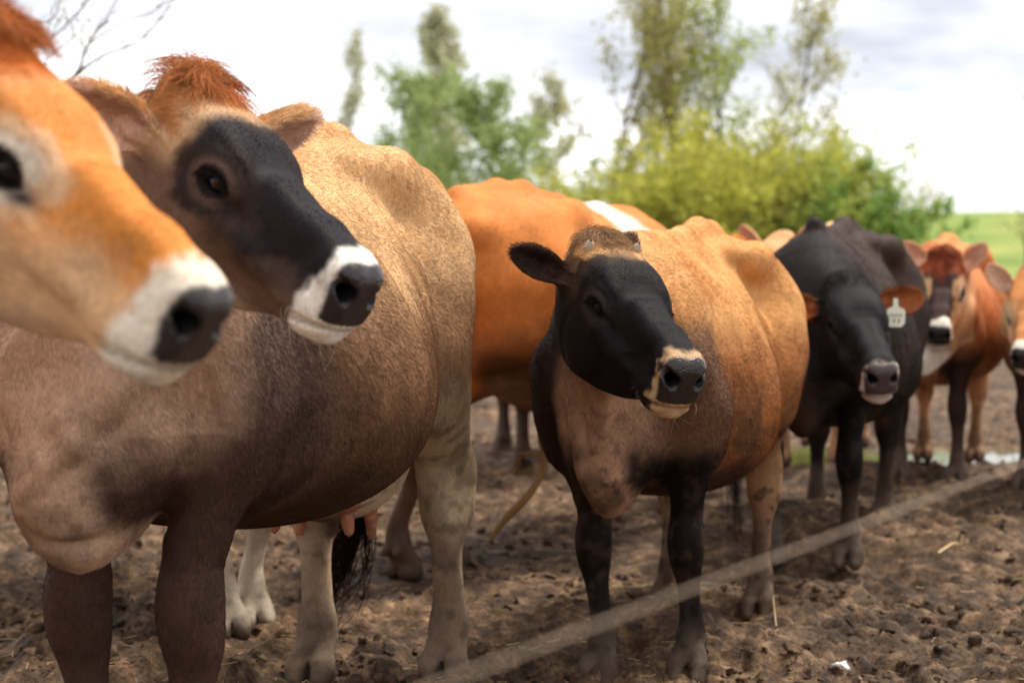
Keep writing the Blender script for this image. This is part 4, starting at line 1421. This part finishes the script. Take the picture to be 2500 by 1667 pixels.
grp = 'trees behind the herd'
T('sparse_tree', 'grey faintly leafed tree behind the back of the tan cow, leftmost of the row', 835, 118, 62, width=.24, leaf=L_PALE, nleaf=1700, lsize=.085, seed=1, bark=M_BARKP, up=1.3, nb=18, group=grp)
T('leafy_tree', 'short fresh green tree just right of the grey bare one', 985, 200, 48, width=.42, leaf=L_MID, nleaf=4200, lsize=.085, jit=.035, seed=2, up=.8, group=grp)
T('sparse_tree', 'tall pale olive tree between two short green trees', 1120, 75, 55, width=.28, leaf=L_PALE, nleaf=4600, lsize=.10, seed=3, bark=M_BARKP, up=1.2, nb=22, group=grp)
T('leafy_tree', 'round bright green tree above the back of the orange cow', 1210, 250, 46, width=.55, leaf=L_MID, nleaf=5600, lsize=.085, jit=.04, seed=4, up=.7, group=grp)
T('sparse_tree', 'thin pale budding tree left of the tall olive ones', 1330, 215, 52, width=.32, leaf=L_PALE, nleaf=2400, lsize=.09, seed=5, bark=M_BARKP, up=.9, group=grp)
T('tall_tree', 'tall leaning olive tree with open branches, left end of the thicket', 1480, -5, 40, width=.34, leaf=L_OL, nleaf=2600, lsize=.060, seed=6, up=.9, lean=-.05, nb=26, group=grp)
T('tall_tree', 'tallest olive tree rising from the middle of the thicket', 1640, -20, 40, width=.36, leaf=L_OL, nleaf=4200, lsize=.060, seed=7, up=.95, nb=30, group=grp)
T('tall_tree', 'narrow pale olive tree between the leaning tree and the tallest one', 1575, 30, 42, width=.30, leaf=L_OL, nleaf=3000, lsize=.060, seed=27, up=1.0, nb=20, group=grp)
T('tall_tree', 'upright lime green tree right of the tallest olive tree', 1800, 30, 39, width=.36, leaf=L_YG2, nleaf=4200, lsize=.060, seed=8, up=1.1, nb=28, group=grp)
T('tall_tree', 'slender open olive tree at the right side of the thicket', 1895, 35, 41, width=.34, leaf=L_OL, nleaf=2600, lsize=.060, seed=9, up=1.0, lean=.03, nb=26, group=grp)
for a_, args in enumerate((
    ('willow_bush', 'wide yellow green bush with many stems behind the horn-stubbed cow', 1640, 335, 36, L_YG, 17000, 10, 30),
    ('willow_bush', 'yellow green bush in the middle of the thicket under the lime tree', 1840, 330, 35.5, L_YG, 17000, 11, 30),
    ('willow_bush', 'lime green bush above the back of the black cow', 1960, 345, 36, L_YG2, 13000, 14, 24),
    ('green_bush', 'dark fresh green bush at the right end of the thicket', 2095, 385, 35, L_GR, 15000, 12, 26),
    ('green_bush', 'low mid green bush at the left foot of the thicket', 1500, 420, 37, L_YG2, 14000, 15, 22))):
    T(args[0], args[1], args[2], args[3], args[4], leaf=args[5], nleaf=args[6], lsize=.060, seed=args[7], stems=args[8], width=(.62 if args[5] is L_GR else 1.0), nb=9, up=.85, cat='bush', first=.06, trunk_r=.045, patch=.35)
T('bare_shrub', 'faint leafless shrub standing on the hill crest right of the thicket', 2275, 385, 80, leaf=L_PALE, nleaf=250, lsize=.08, seed=13, stems=6, width=.5, nb=5, up=.8, bark=M_BARKP, cat='shrub', trunk_r=.05)
T('bare_tree', 'leafless dark twiggy tree at the right edge of the photo', 2505, 240, 45, leaf=L_OL, nleaf=120, lsize=.08, seed=16, width=.42, nb=16, up=.5)

# budding branches of the near tree at the upper left
def near_tree():
    rng = np.random.default_rng(21)
    D = 9.5
    b = at(-60, 680, D)
    root = empty('budding_tree', (b[0], b[1], 0.0))
    b0 = np.array([b[0], b[1], 0.0])
    m = MB(); bud = []
    L = lambda px, py, dd=0.0: at(px, py, D + dd) - b0
    m.tube([np.array([0, 0, -.1]), L(-90, 300), L(-110, -150), L(-140, -700)], [.10, .085, .07, .04], 8)
    def twig(pts, r, sub=5):
        P = catmull(pts, 16)
        m.tube(P, np.linspace(r, r * .35, 16), 5)
        for i in rng.choice(np.arange(3, 16), sub, replace=False):
            d = nrm(P[min(i, 14) + 1] - P[min(i, 14)]) + rng.normal(0, .55, 3) + np.array([0, 0, .2])
            l = rng.uniform(.07, .22)
            q = [P[i], P[i] + nrm(d) * l * .5, P[i] + nrm(d) * l + np.array([0, 0, .03])]
            m.tube(catmull(q, 6), np.linspace(r * .42, r * .15, 6), 4)
            bud.append(q[2]); 
            if rng.random() < .5: bud.append(q[1])
    twig([L(-95, 260), L(60, 260, .1), L(175, 195, .1), L(215, 110), L(255, 50), L(310, -40, .1)], .011, 8)
    twig([L(175, 195, .1), L(245, 140), L(330, 105), L(400, 40, .1)], .008, 7)
    twig([L(-100, 150), L(60, 120), L(130, 90), L(200, 20), L(260, -60)], .009, 8)
    twig([L(60, 260, .1), L(110, 150), L(170, 100), L(180, 70)], .006, 6)
    twig([L(-105, 50), L(80, 60, .2), L(140, 30, .2), L(150, -60, .2)], .008, 7)
    twig([L(215, 110), L(290, 60), L(370, 30), L(430, -10)], .005, 6)
    m.build('branches', M_BARKP, root)
    bud = np.array(bud); n = len(bud) * 3
    c = np.repeat(bud, 3, 0) + rng.normal(0, .012, (n, 3))
    u = rng.normal(size=(n, 3)); u /= np.linalg.norm(u, axis=1, keepdims=True)
    v = np.cross(u, rng.normal(size=(n, 3))); v /= np.linalg.norm(v, axis=1, keepdims=True)
    sz = rng.uniform(.008, .02, (n, 1))
    V = np.stack([c - u * sz, c + v * sz * .5, c + u * sz, c - v * sz * .5], 1).reshape(-1, 3)
    mesh_np('crown', V, np.arange(n * 4).reshape(-1, 4), L_PALE, root, smooth=False)  # loose bud quads along the twigs
    tag(root, 'budding tree whose thin bare branches show above the nearest cow', 'tree')
near_tree()

# ------------------------------------------------------------------ electric fence rope close to the lens
def fence_rope():
    A, B = at(1150, 1640, .95), at(2460, 1145, 1.62)
    d = B - A
    P0, P1 = A - d * .9, B + d * 3.2
    n = 60
    t = np.linspace(0, 1, n)[:, None]
    P = P0 * (1 - t) + P1 * t
    m = MB()
    r = .0008
    for k in range(3):
        ph = t[:, 0] * 2 * math.pi * 60 + k * 2.094
        tt = np.linspace(0, 1, 500)[:, None]
        Q = P0 * (1 - tt) + P1 * tt
        s = nrm(np.cross(d, [0, 0, 1])); u = nrm(np.cross(s, d))
        a = tt * 2 * math.pi * 110 + k * 2.094
        m.tube(Q + r * .55 * (np.cos(a) * s + np.sin(a) * u), r * .62, 5)
    mt = plain('fence_rope_fibre', tuple(K(172, 150, 128)), .7, .3)
    tag(m.build('fence_rope', mt), 'thin beige fence rope strung diagonally in front of the cows', 'fence rope')
fence_rope()
# ------------------------------------------------------------------ hair tufts, tails, tags
def strands(info, pts, nrmv, L, dirs, cols, name, root, k=9, rad=.0007, seed=1, wav=.12, lift=.5, jit=.35, droop=.3):
    rng = np.random.default_rng(seed)
    s = info['s']
    P = grow(pts, dirs, nrmv, L, k, lift, rng, jit, droop, wav)
    return hair_object(name, P * s, np.clip(cols * rng.uniform(.7, 1.25, (len(pts), 1)), .003, .9), rad, M_HAIR, root)

def poll_tuft(n, L, col, spread=(.055, .06), c=(-.01, .0), fwd=.5, lift=.9, seed=1, name='forelock', clumps=40, side=0.0):
    def f(info, root):
        rng = np.random.default_rng(seed)
        V, N, Hc = info['V'], info['N'], info['Hc']
        m = np.where((np.abs(Hc[:, 0] - c[0]) < spread[0] * 1.6) & (np.abs(Hc[:, 1] - c[1]) < spread[1] * 1.4) & (Hc[:, 2] > -.03) & (info['ear'] < .1))[0]
        w = np.exp(-((Hc[m, 0] - c[0]) / spread[0]) ** 2 - ((Hc[m, 1] - c[1]) / spread[1]) ** 2)
        i = rng.choice(m, n, p=w / w.sum())
        pts = V[i] + rng.normal(0, .004, (n, 3))
        cl = rng.choice(m, clumps, p=w / w.sum())
        near = ((V[i][:, None] - V[cl][None]) ** 2).sum(2).argmin(1)
        cd = rng.normal(0, .45, (clumps, 3))
        d = info['M'][:, 0][None] * fwd + cd[near] + info['M'][:, 1][None] * (np.sign(Hc[i, 1]) * .25 + side)[:, None]
        Ln = L * rng.uniform(.55, 1.2, n)
        strands(info, pts, N[i], Ln, d, np.repeat(np.asarray(col)[None], n, 0) * (.75 + .5 * rng.random(clumps))[near][:, None], name, root, seed=seed, lift=lift, jit=.10, wav=.10)
    return f

def tail_switch(n, L, col, seed=4, sway=(0, 0, 0), rad=.0008):
    def f(info, root):
        rng = np.random.default_rng(seed)
        e = catmull(np.array(info['tail'], float), 14)
        t = rng.uniform(.72, 1.0, n)
        i = np.clip((t * 13).astype(int), 0, 12)
        p = e[i] + (e[i + 1] - e[i]) * (t * 13 - i)[:, None] + rng.normal(0, .008, (n, 3))
        k = 10
        u = np.linspace(0, 1, k)
        cl = rng.normal(0, 1, (14, 3))[rng.integers(0, 14, n)]
        d = np.array([0, 0, -1.0]) + .02 * rng.normal(size=(n, 3)) + .10 * cl
        Ln = L * rng.uniform(.55, 1.1, n) * (.6 + .6 * t)
        P = p[:, None] + Ln[:, None, None] * (d[:, None] * u[None, :, None] + np.asarray(sway)[None, None] * (u ** 1.6)[None, :, None])
        P += (.03 * np.sin(u[None] * 6 + cl[:, :1] * 3) * u[None])[..., None] * cl[:, None]
        hair_object('tail_switch', P * info['s'], np.clip(np.repeat(np.asarray(col)[None], n, 0) * rng.uniform(.6, 1.3, (n, 1)), .003, .9), rad, M_HAIR, root)
    return f

def lashes(col, n=120, seed=2):
    def f(info, root):
        rng = np.random.default_rng(seed)
        hp, hd, hs = info['hp'], info['hd'], info['hs']
        pts, ds, nn = [], [], []
        for sg in (-1, 1):
            for _ in range(n):
                a = rng.uniform(.25, math.pi - .15)
                pts.append(hp(.195 + .032 * math.cos(a), sg * (.090 - .006 * math.cos(a)), -.037 + .021 * math.sin(a)))
                ds.append(hd((.3 * math.cos(a), sg * 1.0, .15)))
                nn.append(hd((0, sg * .2, 1)))
        pts, ds, nn = np.array(pts), np.array(ds), np.array(nn)
        strands(info, pts, nn, rng.uniform(.016, .026, len(pts)) * hs, ds, np.repeat(np.asarray(col)[None], len(pts), 0), 'eyelashes', root, k=6, rad=.0006, seed=seed, wav=0, lift=-.35, jit=.15, droop=.4)
    return f

def whiskers(col, n=60, seed=6):
    def f(info, root):
        rng = np.random.default_rng(seed)
        V, N, Hc = info['V'], info['N'], info['Hc']
        m = np.where((Hc[:, 0] > .40) & (Hc[:, 0] < .52) & (Hc[:, 2] < -.115) & (np.abs(Hc[:, 1]) < .1))[0]
        i = rng.choice(m, n)
        d = info['M'][:, 0][None] * .4 + rng.normal(0, .4, (n, 3))
        strands(info, V[i], N[i], rng.uniform(.015, .035, n), d, np.repeat(np.asarray(col)[None], n, 0), 'whiskers', root, k=6, rad=.00035, seed=seed, wav=.05, lift=1.2, jit=.2, droop=.5)
    return f

H_ = HERD
H_['a'].update(res=(.011, .0055), label='orange tan cow with cream muzzle, nearest to the camera and cut by the left edge',
    hairs=[poll_tuft(1500, .062, K(188, 116, 64), (.030, .045), (-.035, 0), .10, .9, 1, clumps=22), lashes(K(40, 30, 26))])
H_['b'].update(res=(.0085, .0042), label='large brown cow with dark face, white muzzle band and ginger forelock',
    hairs=[poll_tuft(1500, .058, K(184, 116, 68), (.036, .042), (-.015, 0), .10, .8, 2, clumps=22), lashes(K(34, 26, 24)), whiskers(K(200, 190, 176), 24),
           tail_switch(420, .36, K(34, 23, 21), 4, (.06, -.40, 0), .0012)])
H_['c'].update(res=(.017, .010), label='orange cow with white shoulder patch standing behind the large brown cow')
H_['d'].update(res=(.0085, .0042), label='black-faced tan cow with horn stubs and tan nose rim, looking right',
    hairs=[poll_tuft(1200, .026, K(150, 116, 84), (.05, .06), (-.02, 0), .3, .6, 3), lashes(K(20, 16, 16)), whiskers(K(150, 124, 96), 26),
           tail_switch(300, .30, K(28, 22, 20), 5, (0, .1, 0))])
H_['e'].update(res=(.014, .0065), label='black cow with lowered head, pale nose rim and a white tag in one ear')
H_['f'].update(res=(.014, .007), label='small reddish heifer with black striped face facing the camera',
    hairs=[poll_tuft(900, .035, K(120, 56, 32), (.08, .06), (.04, 0), .4, .6, 7)])
H_['g'].update(res=(.016, .008), label='tan heifer with upright ears half cut off by the right edge')
H_['h'].update(res=(.018, .012), label='white-legged cow mostly hidden behind the large brown cow')

def horn_stub(info, root):
    hp, hs, s = info['hp'], info['hs'], info['s']
    for sg in (-1, 1):
        m = MB()
        P = np.array([hp(.034, sg * .060, .022), hp(.037, sg * .064, .045), hp(.040, sg * .067, .062), hp(.042, sg * .068, .068)]) * s
        m.tube(P, np.array([.015, .0145, .009, .003]) * hs * s, 10)
        m.build('horn_stub', M_HORN, root)
M_HORN = plain('horn', tuple(K(176, 160, 140)), .6, .3)
H_['d']['scurs'] = False
H_['d']['hairs'].append(horn_stub)

def ear_tag(info, root):
    B, D, V_, Nf, L = info['ears'][1]
    s = info['s']
    c = (B + D * L * .42 + Nf * .012) * s
    cy, sy = math.cos(-info['yaw']), math.sin(-info['yaw'])
    R_ = np.array([[cy, -sy, 0], [sy, cy, 0], [0, 0, 1]])
    right, fwd = R_ @ np.array([1.0, 0, 0]), R_ @ np.array([.12, -1.0, .05])
    up = np.array([.12, 0, .99])
    fwd = nrm(fwd); right = nrm(right - fwd * (right @ fwd)); up = np.cross(right, fwd) * -1
    if up[2] < 0: up = -up
    out = [(-.008, .012), (.008, .012), (.010, -.018), (.030, -.026), (.036, -.036), (.034, -.078), (.022, -.092), (-.022, -.092), (-.034, -.078), (-.036, -.036), (-.030, -.026), (-.010, -.018)]
    m = bpy.data.meshes.new('ear_tag')
    vs = [tuple(c + right * x * s + up * y * s + fwd * d) for d in (.010, .013) for x, y in out]
    n = len(out)
    fs = [tuple(range(n))[::-1], tuple(range(n, 2 * n))] + [(i, (i + 1) % n, (i + 1) % n + n, i + n) for i in range(n)]
    m.from_pydata(vs, [], fs)
    o = bpy.data.objects.new('ear_tag', m); COL.objects.link(o); o.parent = root
    m.materials.append(plain('tag_plastic', tuple(K(226, 222, 196)), .4, .4))
    mk = MB()
    def bar(x0, y0, x1, y1, w):
        a = c + right * x0 * s + up * y0 * s + fwd * .0136
        b = c + right * x1 * s + up * y1 * s + fwd * .0136
        mk.tube([a, b], w, 4)
    for i, x in enumerate((-.022, -.012, -.002, .008, .018)):
        bar(x, -.046, x + .005, -.046, .0011); bar(x, -.046, x, -.054, .0011); bar(x + .005, -.050, x + .005, -.054, .0011)
    for x in (-.012, .006):
        bar(x, -.064, x + .009, -.064, .0014); bar(x + .009, -.064, x + .003, -.080, .0014); bar(x, -.072, x + .008, -.072, .0012)
    q = mk.build('tag_print', plain('tag_ink', (.06, .06, .07), .6), o)
H_['e']['hairs'] = [ear_tag, tail_switch(160, .3, K(24, 20, 20), 9)]

H_['i'] = dict(s=1.0, root=(.15, 8.9), yaw=95, eyes=(.2, 9.9, 1.0), haz=95, hpitch=45, hs=1.0, ears=EAR0, gz=.07, res=(.02, .014), udder=.6,
    label='dark-legged brown cow far back between the orange cow and the horn-stubbed cow')
H_['j'] = dict(s=.95, root=(1.70, 9.3), yaw=-108, eyes=at(1868, 650, 8.3), haz=-130, hpitch=25, hs=.95, ears={1: ((-.1, .7, .7), (.8, .3, .1), 1.1), -1: ((-.1, -.7, .7), (.8, -.3, .1), 1.1)},
    gz=.08, res=(.018, .010), udder=.6, label='pale tan cow standing behind the black cow, one ear and the back showing')

for k_ in 'abcdefghij':
    build_cow(k_)

# tail-like tan strand, joined to no cow, behind the foreleg of the horn-stubbed cow
def dry_stalk():
    D = 6.2
    m = MB()
    P = catmull([at(1196, 1318, D), at(1235, 1265, D), at(1280, 1220, D), at(1315, 1170, D + .05), at(1328, 1120, D + .1), at(1318, 1060, D + .1)], 22)
    m.tube(P, np.linspace(.017, .013, 22) * np.concatenate([np.linspace(.5, 1, 6), np.ones(16)]), 7)
    for k, (o1, o2) in enumerate(((0, 0), (10, 12), (22, -6))):
        Q = catmull([at(1325, 1110 + o2, D), at(1290 - o1, 1108, D - .02), at(1266, 1125 + o2, D), at(1270 - o1, 1150, D + .02), at(1300, 1140 + o1, D)], 16)
        m.tube(Q, .0035, 5)
    tag(m.build('dry_stalk', plain('dry_stalk_fibre', tuple(K(136, 100, 56)), .7, .3)), 'bent tan tail-like strand with looped frayed end behind the black foreleg', 'strand')
dry_stalk()
